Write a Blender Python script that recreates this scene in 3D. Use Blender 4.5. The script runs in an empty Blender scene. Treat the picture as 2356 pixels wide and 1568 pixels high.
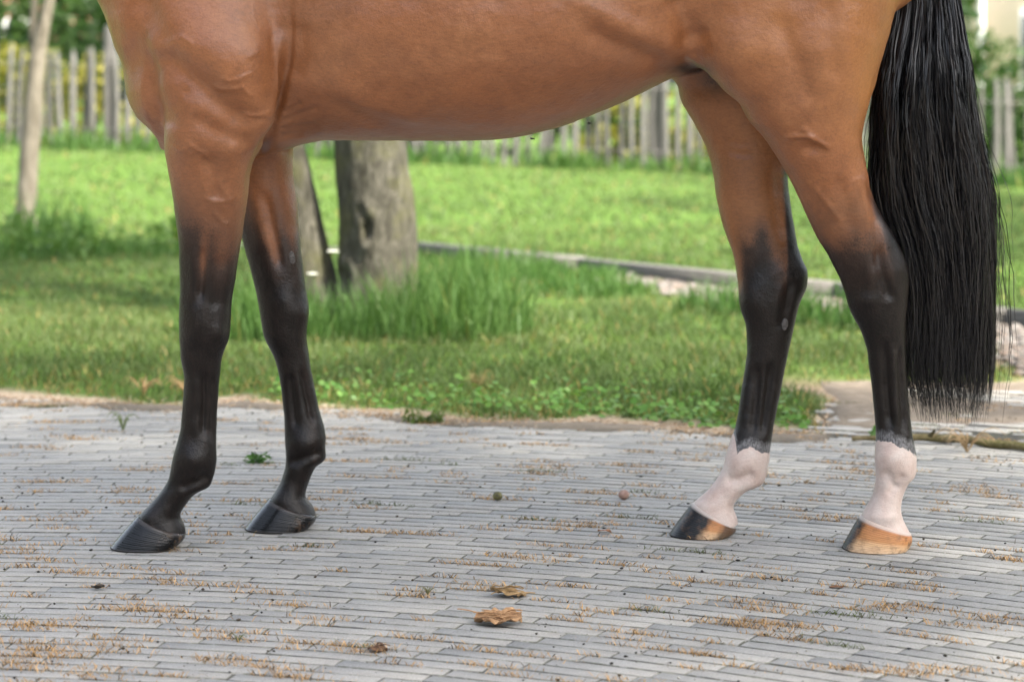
import bpy, math, random
import numpy as np
from mathutils import Vector

rng = np.random.default_rng(7)
random.seed(7)
scene = bpy.context.scene
col = scene.collection

# ---------------------------------------------------------------- camera
FPX, HX, HY, CAMZ, CAMD = 5500.0, 1178.0, 170.0, 1.0, 5.0   # traced-picture units (2356 wide), eye height 1 m
cam_data = bpy.data.cameras.new('camera')
cam_data.sensor_width = 36.0
cam_data.lens = 36.0 * FPX / 2356.0
cam_data.shift_y = -(784.0 - HY) / 2356.0
cam_data.clip_start = 0.05
cam_data.clip_end = 600.0
cam_data.dof.use_dof = True
cam_data.dof.focus_distance = 4.72
cam_data.dof.aperture_fstop = 3.9
cam = bpy.data.objects.new('camera', cam_data)
cam.location = (0, -CAMD, CAMZ)
cam.rotation_euler = (math.pi / 2, 0, 0)
col.objects.link(cam)
scene.camera = cam

# ---------------------------------------------------------------- sky, sun, exposure
SUN = Vector((0.55, -0.42, 0.85)).normalized()       # towards the sun
world = bpy.data.worlds.new('World')
scene.world = world
world.use_nodes = True
wn = world.node_tree
sky = wn.nodes.new('ShaderNodeTexSky')
sky.sky_type = 'NISHITA'
sky.sun_disc = False
sky.sun_elevation = math.asin(SUN.z)
sky.sun_rotation = math.atan2(SUN.x, SUN.y)
sky.air_density = 1.0
sky.dust_density = 4.0
sky.ozone_density = 0.6
bg = wn.nodes['Background']
hs_ = wn.nodes.new('ShaderNodeHueSaturation')     # hazy summer sky, paler than the clear-air model
hs_.inputs['Saturation'].default_value = 0.55
wn.links.new(sky.outputs['Color'], hs_.inputs['Color'])
wn.links.new(hs_.outputs['Color'], bg.inputs['Color'])
bg.inputs['Strength'].default_value = 0.15
sun_data = bpy.data.lights.new('sun', 'SUN')
sun_data.energy = 4.2
sun_data.angle = math.radians(3.0)
sun_data.color = (1.0, 0.93, 0.80)
sun = bpy.data.objects.new('sun', sun_data)
sun.rotation_euler = SUN.to_track_quat('Z', 'Y').to_euler()
sun.location = SUN * 30
col.objects.link(sun)
scene.view_settings.view_transform = 'Standard'
scene.view_settings.look = 'None'
scene.view_settings.gamma = 1.0
scene.view_settings.use_curve_mapping = False
scene.view_settings.exposure = 1.95
scene.render.engine = 'CYCLES'
scene.cycles.use_denoising = True
scene.cycles.max_bounces = 6
scene.cycles.diffuse_bounces = 3
scene.cycles.glossy_bounces = 2
scene.cycles.transparent_max_bounces = 4
scene.cycles.sample_clamp_indirect = 6.0


# ================================================================ helpers
def P(vx, vy, d):
    """a point at distance d in front of the camera, given by the traced picture"""
    return np.array([(vx - HX) * d / FPX, d - CAMD, CAMZ - (vy - HY) * d / FPX])


def sstep(a, b, x):
    t = np.clip((x - a) / (b - a), 0, 1)
    return t * t * (3 - 2 * t)


def vnoise(p, freq, seed=0):
    """smooth value noise, p (n,k) -> -1..1"""
    p = np.asarray(p, float) * freq
    k = p.shape[1]
    i = np.floor(p).astype(np.int64)
    f = p - i
    f = f * f * (3 - 2 * f)
    out = np.zeros(len(p))
    pr = [374761393, 668265263, 2147483647]
    for c in range(2 ** k):
        h = np.full(len(p), seed * 1274126177 + 12345, np.int64)
        w = np.ones(len(p))
        for a in range(k):
            b = (c >> a) & 1
            h = h + (i[:, a] + b) * pr[a]
            w = w * (f[:, a] if b else 1 - f[:, a])
        h = (h ^ (h >> 13)) * 1274126177
        h = h ^ (h >> 16)
        out += w * ((h & 0xFFFF) / 32767.5 - 1)
    return out


def mesh_np(name, v, faces, mat=None, smooth=True):
    """faces: list of int arrays (n,3) or (n,4)"""
    me = bpy.data.meshes.new(name)
    v = np.ascontiguousarray(v, np.float32)
    me.vertices.add(len(v))
    me.vertices.foreach_set('co', v.ravel())
    faces = [np.asarray(f, np.int32) for f in faces if len(f)]
    loops = np.concatenate([f.ravel() for f in faces])
    sizes = np.concatenate([np.full(len(f), f.shape[1], np.int32) for f in faces])
    starts = np.concatenate([[0], np.cumsum(sizes)[:-1]]).astype(np.int32)
    me.loops.add(len(loops))
    me.loops.foreach_set('vertex_index', loops)
    me.polygons.add(len(sizes))
    me.polygons.foreach_set('loop_start', starts)
    me.polygons.foreach_set('loop_total', sizes)
    me.update(calc_edges=True)
    me.validate()
    if smooth:
        me.polygons.foreach_set('use_smooth', np.ones(len(me.polygons), bool))
    if mat:
        me.materials.append(mat)
    return me


def fattr(me, name, vals):
    a = me.attributes.new(name, 'FLOAT', 'POINT')
    a.data.foreach_set('value', np.ascontiguousarray(vals, np.float32))


def cattr(me, name, rgb):
    a = me.attributes.new(name, 'FLOAT_COLOR', 'POINT')
    c = np.ones((len(rgb), 4), np.float32)
    c[:, :3] = rgb
    a.data.foreach_set('color', c.ravel())


def link(name, me, parent=None, loc=None, rot=None):
    o = bpy.data.objects.new(name, me)
    col.objects.link(o)
    if parent is not None:
        o.parent = parent
    if loc is not None:
        o.location = loc
    if rot is not None:
        o.rotation_euler = rot
    return o


def empty(name, loc=(0, 0, 0)):
    o = bpy.data.objects.new(name, None)
    o.empty_display_size = 0.1
    o.location = loc
    col.objects.link(o)
    return o


def tag(o, label=None, cat=None, group=None, kind=None):
    if label:
        o['label'] = label
    if cat:
        o['category'] = cat
    if group:
        o['group'] = group
    if kind:
        o['kind'] = kind
    return o


# ---------------------------------------------------------------- material helpers
def new_mat(name):
    m = bpy.data.materials.new(name)
    m.use_nodes = True
    nt = m.node_tree
    return m, nt, nt.nodes['Principled BSDF']


def N(nt, kind, **kw):
    n = nt.nodes.new(kind)
    for k, v in kw.items():
        if k.startswith('in_'):
            n.inputs[int(k[3:])].default_value = v
        else:
            setattr(n, k, v)
    return n


def L(nt, a, b):
    nt.links.new(a, b)


def mix(nt, fac, a, b, blend='MIX'):
    n = nt.nodes.new('ShaderNodeMix')
    n.data_type = 'RGBA'
    n.blend_type = blend
    for sock, val in ((n.inputs[0], fac), (n.inputs[6], a), (n.inputs[7], b)):
        if hasattr(val, 'is_output'):
            nt.links.new(val, sock)
        elif isinstance(val, (int, float)):
            sock.default_value = val
        else:
            sock.default_value = (*val, 1)
    return n.outputs[2]


def ramp(nt, src, pts):
    n = nt.nodes.new('ShaderNodeValToRGB')
    cr = n.color_ramp
    while len(cr.elements) < len(pts):
        cr.elements.new(0.5)
    for e, (p, c) in zip(cr.elements, pts):
        e.position = p
        e.color = (*c, 1) if not isinstance(c, (int, float)) else (c, c, c, 1)
    nt.links.new(src, n.inputs[0])
    return n.outputs[0]


def noise(nt, scale, detail=4.0, rough=0.55, vec=None, dist=0.0):
    n = nt.nodes.new('ShaderNodeTexNoise')
    n.inputs['Scale'].default_value = scale
    n.inputs['Detail'].default_value = detail
    n.inputs['Roughness'].default_value = rough
    n.inputs['Distortion'].default_value = dist
    if vec is not None:
        nt.links.new(vec, n.inputs['Vector'])
    return n.outputs['Fac']


def math_n(nt, op, a, b=None, c=None, clamp=False):
    n = nt.nodes.new('ShaderNodeMath')
    n.operation = op
    n.use_clamp = clamp
    for i, v in enumerate((a, b, c)):
        if v is None:
            continue
        if hasattr(v, 'is_output'):
            nt.links.new(v, n.inputs[i])
        else:
            n.inputs[i].default_value = v
    return n.outputs[0]


def bump(nt, h, strength, dist=0.01, normal=None):
    n = nt.nodes.new('ShaderNodeBump')
    n.inputs['Strength'].default_value = strength
    n.inputs['Distance'].default_value = dist
    nt.links.new(h, n.inputs['Height'])
    if normal is not None:
        nt.links.new(normal, n.inputs['Normal'])
    return n.outputs['Normal']


def attr(nt, name, out='Fac'):
    n = nt.nodes.new('ShaderNodeAttribute')
    n.attribute_name = name
    return n.outputs[out]


def objco(nt, scale=None, rot=None):
    tc = nt.nodes.new('ShaderNodeTexCoord')
    if scale is None:
        return tc.outputs['Object']
    mp = nt.nodes.new('ShaderNodeMapping')
    mp.inputs['Scale'].default_value = scale
    if rot:
        mp.inputs['Rotation'].default_value = rot
    nt.links.new(tc.outputs['Object'], mp.inputs['Vector'])
    return mp.outputs[0]


def leaf_mat(name, trans=0.35, rough=0.6, hue=None):
    """foliage: colour from the mesh attribute 'col', part of the light passes through"""
    m, nt, b = new_mat(name)
    c = attr(nt, 'col', 'Color')
    L(nt, c, b.inputs['Base Color'])
    b.inputs['Roughness'].default_value = rough
    b.inputs['Specular IOR Level'].default_value = 0.25
    t = nt.nodes.new('ShaderNodeBsdfTranslucent')
    tcol = mix(nt, 1.0, c, (1.15, 1.2, 0.7) if hue is None else hue, 'MULTIPLY')
    L(nt, tcol, t.inputs['Color'])
    mx = nt.nodes.new('ShaderNodeMixShader')
    mx.inputs[0].default_value = trans
    L(nt, b.outputs[0], mx.inputs[1])
    L(nt, t.outputs[0], mx.inputs[2])
    L(nt, mx.outputs[0], nt.nodes['Material Output'].inputs['Surface'])
    return m

# ================================================================ ground, paving, lawn
EDGE = np.array([(-9, 3.4), (-4, 2.8), (-1.6, 2.48), (-1.0, 2.29), (-.83, 2.42), (-.55, 2.24), (-.23, 2.05), (.155, 1.98), (.40, 1.89), (.64, 1.75),
                 (.86, 1.74), (.98, 2.46), (1.16, 2.72), (1.72, 2.86)])
TIMB = np.array([(-6, 10.2), (-2.1, 8.9), (-.52, 8.1), (.36, 7.1), (1.45, 5.6), (2.0, 4.57), (2.9, 3.2), (4.2, 1.4)])


def edge_y(x):
    return np.interp(x, EDGE[:, 0], EDGE[:, 1])


def timb_y(x):
    return np.interp(x, TIMB[:, 0], TIMB[:, 1])


def rise(x, y):
    """the lawn climbs gently towards the fence, more on the left"""
    return sstep(8, 17, y) * (0.14 - 0.04 * np.clip(x, -9, 9))


def lawn_mask(x, y):
    """1 where grass grows"""
    p = np.stack([x, y], 1)
    wv = .12 * vnoise(p, 2.6, 21) + .09 * vnoise(p, 8.0, 22)
    a = sstep(-.06, .06, y - edge_y(x) + wv)
    right = sstep(1.80, 1.66, x + wv)
    beyond = sstep(-.03, .05, y - timb_y(x))
    # gravel strip in front of the timber
    t = timb_y(x) - y
    grav = sstep(.0, .1, t) * sstep(1.05, .75, t + 1.5 * wv) * sstep(.45, .75, x + wv)
    soil = np.exp(-((x - .98) / .26) ** 2 - ((y - 2.58) / .2) ** 2) * sstep(.7, .8, x)
    m = np.maximum(a * right * (1 - grav) * (1 - soil), beyond)
    return m, grav * (1 - beyond), soil


def gravel_right(x, y):
    return sstep(1.62, 1.85, x) * sstep(2.75, 3.05, y + .25 * vnoise(np.stack([x, y], 1), 3, 8)) * (y < timb_y(x))


def ground_z(x, y):
    lm, gr, so = lawn_mask(x, y)
    e = y - edge_y(x)
    pav = sstep(-.16, -.10, e)
    z = -.05 + pav * .046
    z = np.where(x > 1.72, np.maximum(z, -.05 + .046 * sstep(2.9, 3.1, y)), z)
    p = np.stack([x, y], 1)
    z = z + .022 * sstep(0, .5, e) * lm + .008 * vnoise(p, 2.2, 4) * sstep(.1, .6, e)
    return z + rise(x, y)


def axis(segs):
    out = []
    for a, b, s in segs:
        out.append(np.arange(a, b, s))
    return np.concatenate(out)


ax_x = axis([(-160, -12, 8), (-12, -3, .45), (-3, 3, .06), (3, 12, .45), (12, 168.1, 8)])
ax_y = axis([(-60, -3, 6), (-3, 1.2, .35), (1.2, 5.5, .05), (5.5, 20, .22), (20, 40, 2), (40, 260, 20)])
GXm, GYm = np.meshgrid(ax_x, ax_y, indexing='ij')
fx, fy = GXm.ravel(), GYm.ravel()
fz = ground_z(fx, fy)
nxg, nyg = len(ax_x), len(ax_y)
ii = np.arange(nxg * nyg).reshape(nxg, nyg)
gq = np.stack([ii[:-1, :-1], ii[1:, :-1], ii[1:, 1:], ii[:-1, 1:]], -1).reshape(-1, 4)


def ground_material():
    m, nt, b = new_mat('garden_ground')
    co = objco(nt)
    soil = ramp(nt, noise(nt, 14, 6, .65, co), [(.3, (.12, .085, .058)), (.55, (.20, .15, .105)), (.8, (.30, .235, .17))])
    sand = ramp(nt, noise(nt, 60, 5, .7, co), [(.3, (.27, .205, .15)), (.6, (.40, .32, .245)), (.8, (.5, .42, .34))])
    turf = ramp(nt, noise(nt, 9, 5, .6, co), [(.3, (.050, .105, .016)), (.55, (.085, .15, .026)), (.8, (.13, .19, .045))])
    fine = ramp(nt, noise(nt, 70, 4, .7, co), [(.3, .6), (.7, 1.3)])
    turf = mix(nt, 1.0, turf, fine, 'MULTIPLY')
    gr = ramp(nt, noise(nt, 90, 3, .6, co), [(.3, (.08, .065, .052)), (.7, (.19, .155, .13))])
    c = mix(nt, attr(nt, 'sand'), soil, sand)
    c = mix(nt, attr(nt, 'gravel'), c, gr)
    c = mix(nt, attr(nt, 'lawn'), c, turf)
    L(nt, c, b.inputs['Base Color'])
    b.inputs['Roughness'].default_value = .95
    b.inputs['Specular IOR Level'].default_value = .15
    L(nt, bump(nt, noise(nt, 60, 5, .7, co), .7, .02), b.inputs['Normal'])
    return m


g_me = mesh_np('ground', np.stack([fx, fy, fz], 1), [gq], ground_material())
lm, gr_, so_ = lawn_mask(fx, fy)
grr = np.maximum(gr_, gravel_right(fx, fy))
fattr(g_me, 'lawn', lm * (1 - gravel_right(fx, fy)))
fattr(g_me, 'gravel', grr)
fattr(g_me, 'sand', sstep(-.3, -.05, fy - edge_y(fx)) * sstep(.22, .02, fy - edge_y(fx)))
tag(link('ground', g_me), kind='structure')

# ---------------------------------------------------------------- brick paving laid in wide arcs
ACX, ACY = -1.15, -3.6
BW, BL, JT = .0413, .1985, .0043          # brick width, length, joint


def paver_colors(nt, rnd):
    co = objco(nt)
    base = ramp(nt, rnd, [(0.0, (.312, .303, .286)), (.35, (.316, .307, .290)), (.7, (.320, .311, .294)), (1.0, (.326, .316, .298))])
    gw = nt.nodes.new('ShaderNodeNewGeometry')
    pos = gw.outputs['Position']
    grain = ramp(nt, noise(nt, 270, 4, .75, pos), [(.28, .62), (.5, 1.0), (.72, 1.34)])
    blot = ramp(nt, noise(nt, 9, 5, .65, pos), [(.3, .90), (.7, 1.09)])
    c = mix(nt, 1.0, base, grain, 'MULTIPLY')
    c = mix(nt, 1.0, c, blot, 'MULTIPLY')
    dirt = ramp(nt, noise(nt, 26, 6, .7, pos), [(.52, 0.0), (.74, 1.0)])
    c = mix(nt, math_n(nt, 'MULTIPLY', dirt, .26), c, (.23, .19, .145))
    moss = ramp(nt, noise(nt, 17, 5, .7, pos, .5), [(.62, 0.0), (.76, 1.0)])
    c = mix(nt, math_n(nt, 'MULTIPLY', moss, .16), c, (.16, .165, .09))
    return c, pos


def paver_material(per_object):
    m, nt, b = new_mat('paver_' + ('single' if per_object else 'field'))
    if per_object:
        rnd = nt.nodes.new('ShaderNodeObjectInfo').outputs['Random']
    else:
        rnd = attr(nt, 'rnd')
    c, pos = paver_colors(nt, rnd)
    L(nt, c, b.inputs['Base Color'])
    b.inputs['Roughness'].default_value = .8
    b.inputs['Specular IOR Level'].default_value = .3
    n1 = bump(nt, noise(nt, 240, 5, .7, pos), .3, .002)
    L(nt, n1, b.inputs['Normal'])
    return m


def bed_material():
    m, nt, b = new_mat('joint_sand')
    co = objco(nt)
    c = ramp(nt, noise(nt, 30, 6, .7, co), [(.3, (.028, .027, .024)), (.48, (.055, .052, .045)), (.58, (.07, .07, .036)), (.68, (.18, .155, .12)), (.82, (.26, .24, .21))])
    tan = ramp(nt, noise(nt, 22, 6, .7, co), [(.3, (.11, .085, .062)), (.55, (.19, .152, .115)), (.8, (.28, .235, .19))])
    c = mix(nt, attr(nt, 'sandy'), c, tan)
    L(nt, c, b.inputs['Base Color'])
    b.inputs['Roughness'].default_value = .95
    L(nt, bump(nt, noise(nt, 200, 4, .7, co), .8, .006), b.inputs['Normal'])
    return m


def brick_mesh(name, seed, mat):
    r = np.random.default_rng(seed)
    hx, hy, hz, bv = BL / 2, BW / 2, .022, .0015
    v = []
    for z, s in ((-hz, 0), (hz - bv, 0), (hz, bv)):
        for sx, sy in ((-1, -1), (1, -1), (1, 1), (-1, 1)):
            cx = r.normal(0, .0007, 2)
            v.append((sx * (hx - s) + cx[0], sy * (hy - s) + cx[1], z + r.normal(0, .00015)))
    f = [(0, 1, 5, 4), (1, 2, 6, 5), (2, 3, 7, 6), (3, 0, 4, 7), (4, 5, 9, 8), (5, 6, 10, 9), (6, 7, 11, 10), (7, 4, 8, 11), (8, 9, 10, 11)]
    me = mesh_np(name, np.array(v), [np.array(f)], mat, smooth=False)
    me.materials.append(pm_side)
    soil_sides(me)
    return me


def soil_sides(me):
    """the flanks and worn arrises of the bricks are stained by the soil in the joints"""
    mi = np.ones(len(me.polygons), np.int32)
    mi[8::9] = 0
    me.polygons.foreach_set('material_index', mi)


pm_side, nt, b = new_mat('paver_soiled_side')
_gw = nt.nodes.new('ShaderNodeNewGeometry').outputs['Position']
L(nt, ramp(nt, noise(nt, 34, 5, .7, _gw), [(.34, (.08, .077, .072)), (.46, (.135, .13, .12)), (.52, (.15, .148, .11)), (.60, (.28, .27, .255))]), b.inputs['Base Color'])
b.inputs['Roughness'].default_value = .95

bricks = []
r_ = 1.2
row = 0
while r_ < 8.6:
    step = (BL + .0012) / r_
    off = (row % 2) * .5 * step + rng.normal(0, .06) * step
    th = np.arange(-.9 + off, 1.25, step)          # angle from +y, towards +x
    x, y = ACX + r_ * np.sin(th), ACY + r_ * np.cos(th)
    p = np.stack([x, y], 1)
    lim = edge_y(x) - .13 + .06 * vnoise(p, 2.4, 31)
    lim = np.where(x > .95, np.minimum(lim, 2.75 + .1 * vnoise(p, 3, 33)), lim)
    ok = (y < lim) & (y > -2.3) & (x > -3.0) & (x < 3.0)
    for xx, yy, t in zip(x[ok], y[ok], th[ok]):
        bricks.append((xx, yy, -t))
    r_ += BW + JT
    row += 1
bricks = np.array(bricks)
nb = len(bricks)
bd = bricks[:, 1] + CAMD
bvx = HX + bricks[:, 0] * FPX / np.maximum(bd, .5)
bvy = HY + FPX / np.maximum(bd, .5)
inview = (bvx > -80) & (bvx < 2436) & (bvy < 1590)
size = np.where(inview, 1 / bd ** 3, 0)
order = np.argsort(-size)
single = set(order[:300].tolist())
# older, rougher paving on the right behind the branch
rough_z = np.where((bricks[:, 0] > .9) & (bricks[:, 1] > 1.55), .006, .0009)
bz_ = -.022 + rng.normal(0, 1, nb) * rough_z * .4
btx, bty = rng.normal(0, .0012, nb), rng.normal(0, .0012, nb)
brz = bricks[:, 2] + rng.normal(0, .006, nb)

bx_ = np.arange(-3.2, 3.21, .05)
by_ = np.arange(-2.4, 3.0, .05)
BXm, BYm = np.meshgrid(bx_, by_, indexing='ij')
bfx, bfy = BXm.ravel(), BYm.ravel()
bfz = -.0020 + .0009 * vnoise(np.stack([bfx, bfy], 1), 14, 3) + .0004 * vnoise(np.stack([bfx, bfy], 1), 5, 5)
e_ = bfy - (edge_y(bfx) - .10)
bfz = np.where(bfx > .95, bfz - .05 * sstep(2.75, 2.85, bfy), bfz - .05 * sstep(.0, .06, e_))
_p = np.stack([bfx, bfy], 1)
sandy = sstep(.55, .95, bfx + .2 * vnoise(_p, 2, 51)) * sstep(1.62, 1.85, bfy + .12 * vnoise(_p, 3, 52))
sandy = np.maximum(sandy, sstep(-.30, -.16, bfy - edge_y(bfx) + .10 * vnoise(_p, 4, 53)) * (bfx < .9))
bfz = bfz + sandy * (.0035 + .006 * vnoise(_p, 4.5, 54) + .003 * vnoise(_p, 13, 55))
bi = np.arange(len(bfx)).reshape(len(bx_), len(by_))
bq = np.stack([bi[:-1, :-1], bi[1:, :-1], bi[1:, 1:], bi[:-1, 1:]], -1).reshape(-1, 4)
pavement = link('pavement', mesh_np('pavement', np.stack([bfx, bfy, bfz], 1), [bq], bed_material()))
tag(pavement, kind='structure')
fattr(pavement.data, 'sandy', sandy)
pm1, pm2 = paver_material(True), paver_material(False)
variants = [brick_mesh('paver', 100 + i, pm1) for i in range(6)]
for k in sorted(single):
    o = link('paver', variants[k % 6], pavement, (bricks[k, 0], bricks[k, 1], bz_[k]), (btx[k], bty[k], brz[k]))
bv_, bf_, brn = [], [], []
proto = [np.array([v.co[:] for v in m.vertices]) for m in variants]
pf = np.array([p.vertices[:] for p in variants[0].polygons])
off = 0
for k in range(nb):
    if k in single:
        continue
    pv_ = proto[k % 6]
    c, s = math.cos(brz[k]), math.sin(brz[k])
    q = np.stack([pv_[:, 0] * c - pv_[:, 1] * s + bricks[k, 0], pv_[:, 0] * s + pv_[:, 1] * c + bricks[k, 1],
                  pv_[:, 2] + bz_[k] + pv_[:, 0] * bty[k] + pv_[:, 1] * btx[k]], 1)
    bv_.append(q)
    bf_.append(pf + off)
    brn.append(np.full(len(q), rng.random()))
    off += len(q)
me = mesh_np('paver_field', np.concatenate(bv_), [np.concatenate(bf_)], pm2, smooth=False)
me.materials.append(pm_side)
soil_sides(me)
fattr(me, 'rnd', np.concatenate(brn))
tag(link('paver_field', me, pavement), kind='stuff')


# ---------------------------------------------------------------- grass
def blades(px, py, pz, length, width, lean, colr, seed, curl=.5, flat=None):
    """many grass blades in one mesh; five points each"""
    r = np.random.default_rng(seed)
    n = len(px)
    a = r.random(n) * 6.283
    dx, dy = np.cos(a), np.sin(a)
    ang = r.random(n) * 6.283
    lx, ly = np.cos(ang) * lean, np.sin(ang) * lean
    v = np.zeros((n, 5, 3))
    for i, (t, w) in enumerate(((0, .5), (0, -.5), (.55, .42), (.55, -.42), (1, 0))):
        v[:, i, 0] = px + dx * width * w + lx * length * t ** (1 + curl)
        v[:, i, 1] = py + dy * width * w + ly * length * t ** (1 + curl)
        v[:, i, 2] = pz - .004 + length * t * np.sqrt(np.clip(1 - lean ** 2 * t, .08, 1))
    idx = np.arange(n * 5).reshape(n, 5)
    quads, tris = idx[:, [0, 1, 3, 2]], idx[:, [2, 3, 4]]
    c = np.repeat(colr[:, None, :], 5, 1)
    return v.reshape(-1, 3), quads, tris, c.reshape(-1, 3)


def grass_color(n, r, x, y, dry):
    c1, c2, c3 = np.array([.050, .100, .028]), np.array([.140, .178, .066]), np.array([.36, .27, .11])
    t = r.random(n)[:, None]
    patch = (.5 + .5 * vnoise(np.stack([x, y], 1), 1.3, 61))[:, None]
    c = c1 + (c2 - c1) * np.clip(.55 * t + .55 * patch, 0, 1)
    d = (r.random(n) < dry)[:, None]
    return np.where(d, c3 * (.6 + .5 * r.random(n)[:, None]), c)


grass_m = leaf_mat('grass_blade', .38, .55)


def lawn_patch(name, n, x0, x1, y0, y1, len_m, wid, seed, keep=None, dens=None, dry0=.05):
    r = np.random.default_rng(seed)
    y = (y0 + CAMD) * ((y1 + CAMD) / (y0 + CAMD)) ** r.random(n) - CAMD
    x = x0 + (x1 - x0) * r.random(n)
    half = (y + CAMD) * 1178 / FPX + 1.0
    m = np.abs(x) < half
    x, y = x[m], y[m]
    lmk, _, _ = lawn_mask(x, y)
    lmk = lmk * (1 - gravel_right(x, y))
    m = r.random(len(x)) < lmk ** 1.5
    x, y, lmk = x[m], y[m], lmk[m]
    e = y - edge_y(x)
    near_edge = sstep(.55, .05, e) * (y < 4)
    ln = len_m * (.55 + .8 * r.random(len(x))) * (1 + .35 * vnoise(np.stack([x, y], 1), 4, 14)) * (1 - .25 * near_edge)
    dry = dry0 + .5 * near_edge * (.5 + .5 * vnoise(np.stack([x, y], 1), 3.5, 15))
    colr = grass_color(len(x), r, x, y, dry)
    lean = np.clip(.25 + .55 * r.random(len(x)), 0, .95)
    return blades(x, y, ground_z(x, y), ln, wid * (.7 + .6 * r.random(len(x))), lean, colr, seed + 1)


def join_blades(name, parts, mat):
    vs, qs, ts, cs, o = [], [], [], [], 0
    for v, q, t, c in parts:
        vs.append(v); qs.append(q + o); ts.append(t + o); cs.append(c)
        o += len(v)
    me = mesh_np(name, np.concatenate(vs), [np.concatenate(qs), np.concatenate(ts)], mat, smooth=False)
    cattr(me, 'col', np.concatenate(cs))
    return link(name, me)


parts = [lawn_patch('a', 95000, -3.2, 2.9, 1.6, 5.2, .042, .0042, 201),
         lawn_patch('b', 42000, -4.6, 4.0, 5.2, 10, .036, .008, 202),
         lawn_patch('c', 30000, -6.5, 6.5, 10, 17.3, .034, .014, 203)]
tag(join_blades('lawn_grass', parts, grass_m), 'short green lawn grass growing between the paving and the picket fence', 'grass', kind='stuff')


def tall(n, cx, cy, rx, ry, len_m, seed, dry=.04, wid=.006):
    r = np.random.default_rng(seed)
    a, q = r.random(n) * 6.283, np.sqrt(r.random(n))
    x, y = cx + rx * q * np.cos(a), cy + ry * q * np.sin(a)
    ln = len_m * (.35 + .8 * r.random(n)) * (1.1 - .5 * q ** 2)
    c = grass_color(n, r, x, y, dry * .4) * np.array([.68, .98, .7])
    return blades(x, y, ground_z(x, y), ln, wid * (.6 + .7 * r.random(n)), np.clip(.1 + .5 * r.random(n), 0, .95), c, seed + 1, 1.0)


TREE = P(862, 735, 9.65)
parts = [tall(1500, TREE[0] + .0, TREE[1] - .62, .55, .3, .19, 301), tall(900, TREE[0] + .30, TREE[1] - .6, .34, .4, .33, 303), tall(260, TREE[0] + .48, TREE[1] - .55, .16, .35, .36, 309),
         tall(1100, TREE[0] - .42, TREE[1] - .6, .3, .3, .27, 305), tall(500, TREE[0], TREE[1] + .3, .5, .3, .3, 307)]
tag(join_blades('tall_grass', parts, grass_m), 'uncut tall green grass around the foot of the forked tree', 'grass', kind='stuff')
parts = [tall(600, .36, 5.7, .3, .35, .12, 311, wid=.008), tall(500, .98, 4.9, .3, .25, .18, 313, wid=.008), tall(350, 1.35, 4.35, .25, .3, .2, 315, wid=.008),
         tall(600, .1, 6.5, .5, .3, .12, 316, wid=.008), tall(300, -.1, 7.2, .4, .3, .16, 319, wid=.008)]
tag(join_blades('verge_grass', parts, grass_m), 'darker longer grass along the gravel strip by the timber edging', 'grass', kind='stuff')
parts = [tall(1300, -2.75, 8.0, 1.1, .6, .15, 317, wid=.010), tall(160, -2.75, 9.3, .3, .2, .3, 318, wid=.012)]
tag(join_blades('weedy_grass', parts, grass_m), 'weedy long grass around the foot of the young tree', 'grass', kind='stuff')
parts = []
for i in range(26):
    xx = -5.6 + i * .45
    parts.append(tall(130, xx + rng.normal(0, .1), 16.75 + rng.normal(0, .12), .3, .22, .17 + .12 * rng.random(), 330 + i, .1, .02))
tag(join_blades('fence_grass', parts, grass_m), 'dark uncut grass along the foot of the picket fence', 'grass', kind='stuff')


# clover and broad-leaved weeds at the edge of the paving
def clover(n, x0, x1, seed):
    r = np.random.default_rng(seed)
    x = x0 + (x1 - x0) * r.random(n)
    y = edge_y(x) - .02 + np.abs(r.normal(0, .24, n)) + .06 * vnoise(np.stack([x, x * 0], 1), 6, 3)
    z = ground_z(x, y) + .008 + .04 * r.random(n) ** 1.5
    rad = .006 + .007 * r.random(n)
    k = 6
    nrm = np.stack([r.normal(0, .45, n), r.normal(-.25, .45, n), np.ones(n)], 1)
    nrm /= np.linalg.norm(nrm, axis=1, keepdims=True)
    u = np.cross(nrm, [0, 1, .1]); u /= np.linalg.norm(u, axis=1, keepdims=True)
    w = np.cross(nrm, u)
    v = np.zeros((n, k, 3))
    for j in range(k):
        a = 2 * math.pi * j / k
        v[:, j] = np.stack([x, y, z], 1) + (u * math.cos(a) + w * math.sin(a)) * rad[:, None]
    idx = np.arange(n * k).reshape(n, k)
    c = np.array([.07, .17, .03]) + r.random((n, 1)) * np.array([.07, .09, .03])
    return v.reshape(-1, 3), [idx[:, :4], idx[:, [0, 3, 4, 5]]], np.repeat(c, k, 0)


v1, f1, c1 = clover(420, .1, .84, 401)
v2, f2, c2 = clover(260, -.75, .1, 402)
me = mesh_np('clover', np.concatenate([v1, v2]), f1 + [f + len(v1) for f in f2], leaf_mat('clover_leaf', .35, .45), smooth=False)
cattr(me, 'col', np.concatenate([c1, c2]))
tag(link('clover_patch', me), 'low bright green clover along the paving edge', 'clover', kind='stuff')


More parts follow.
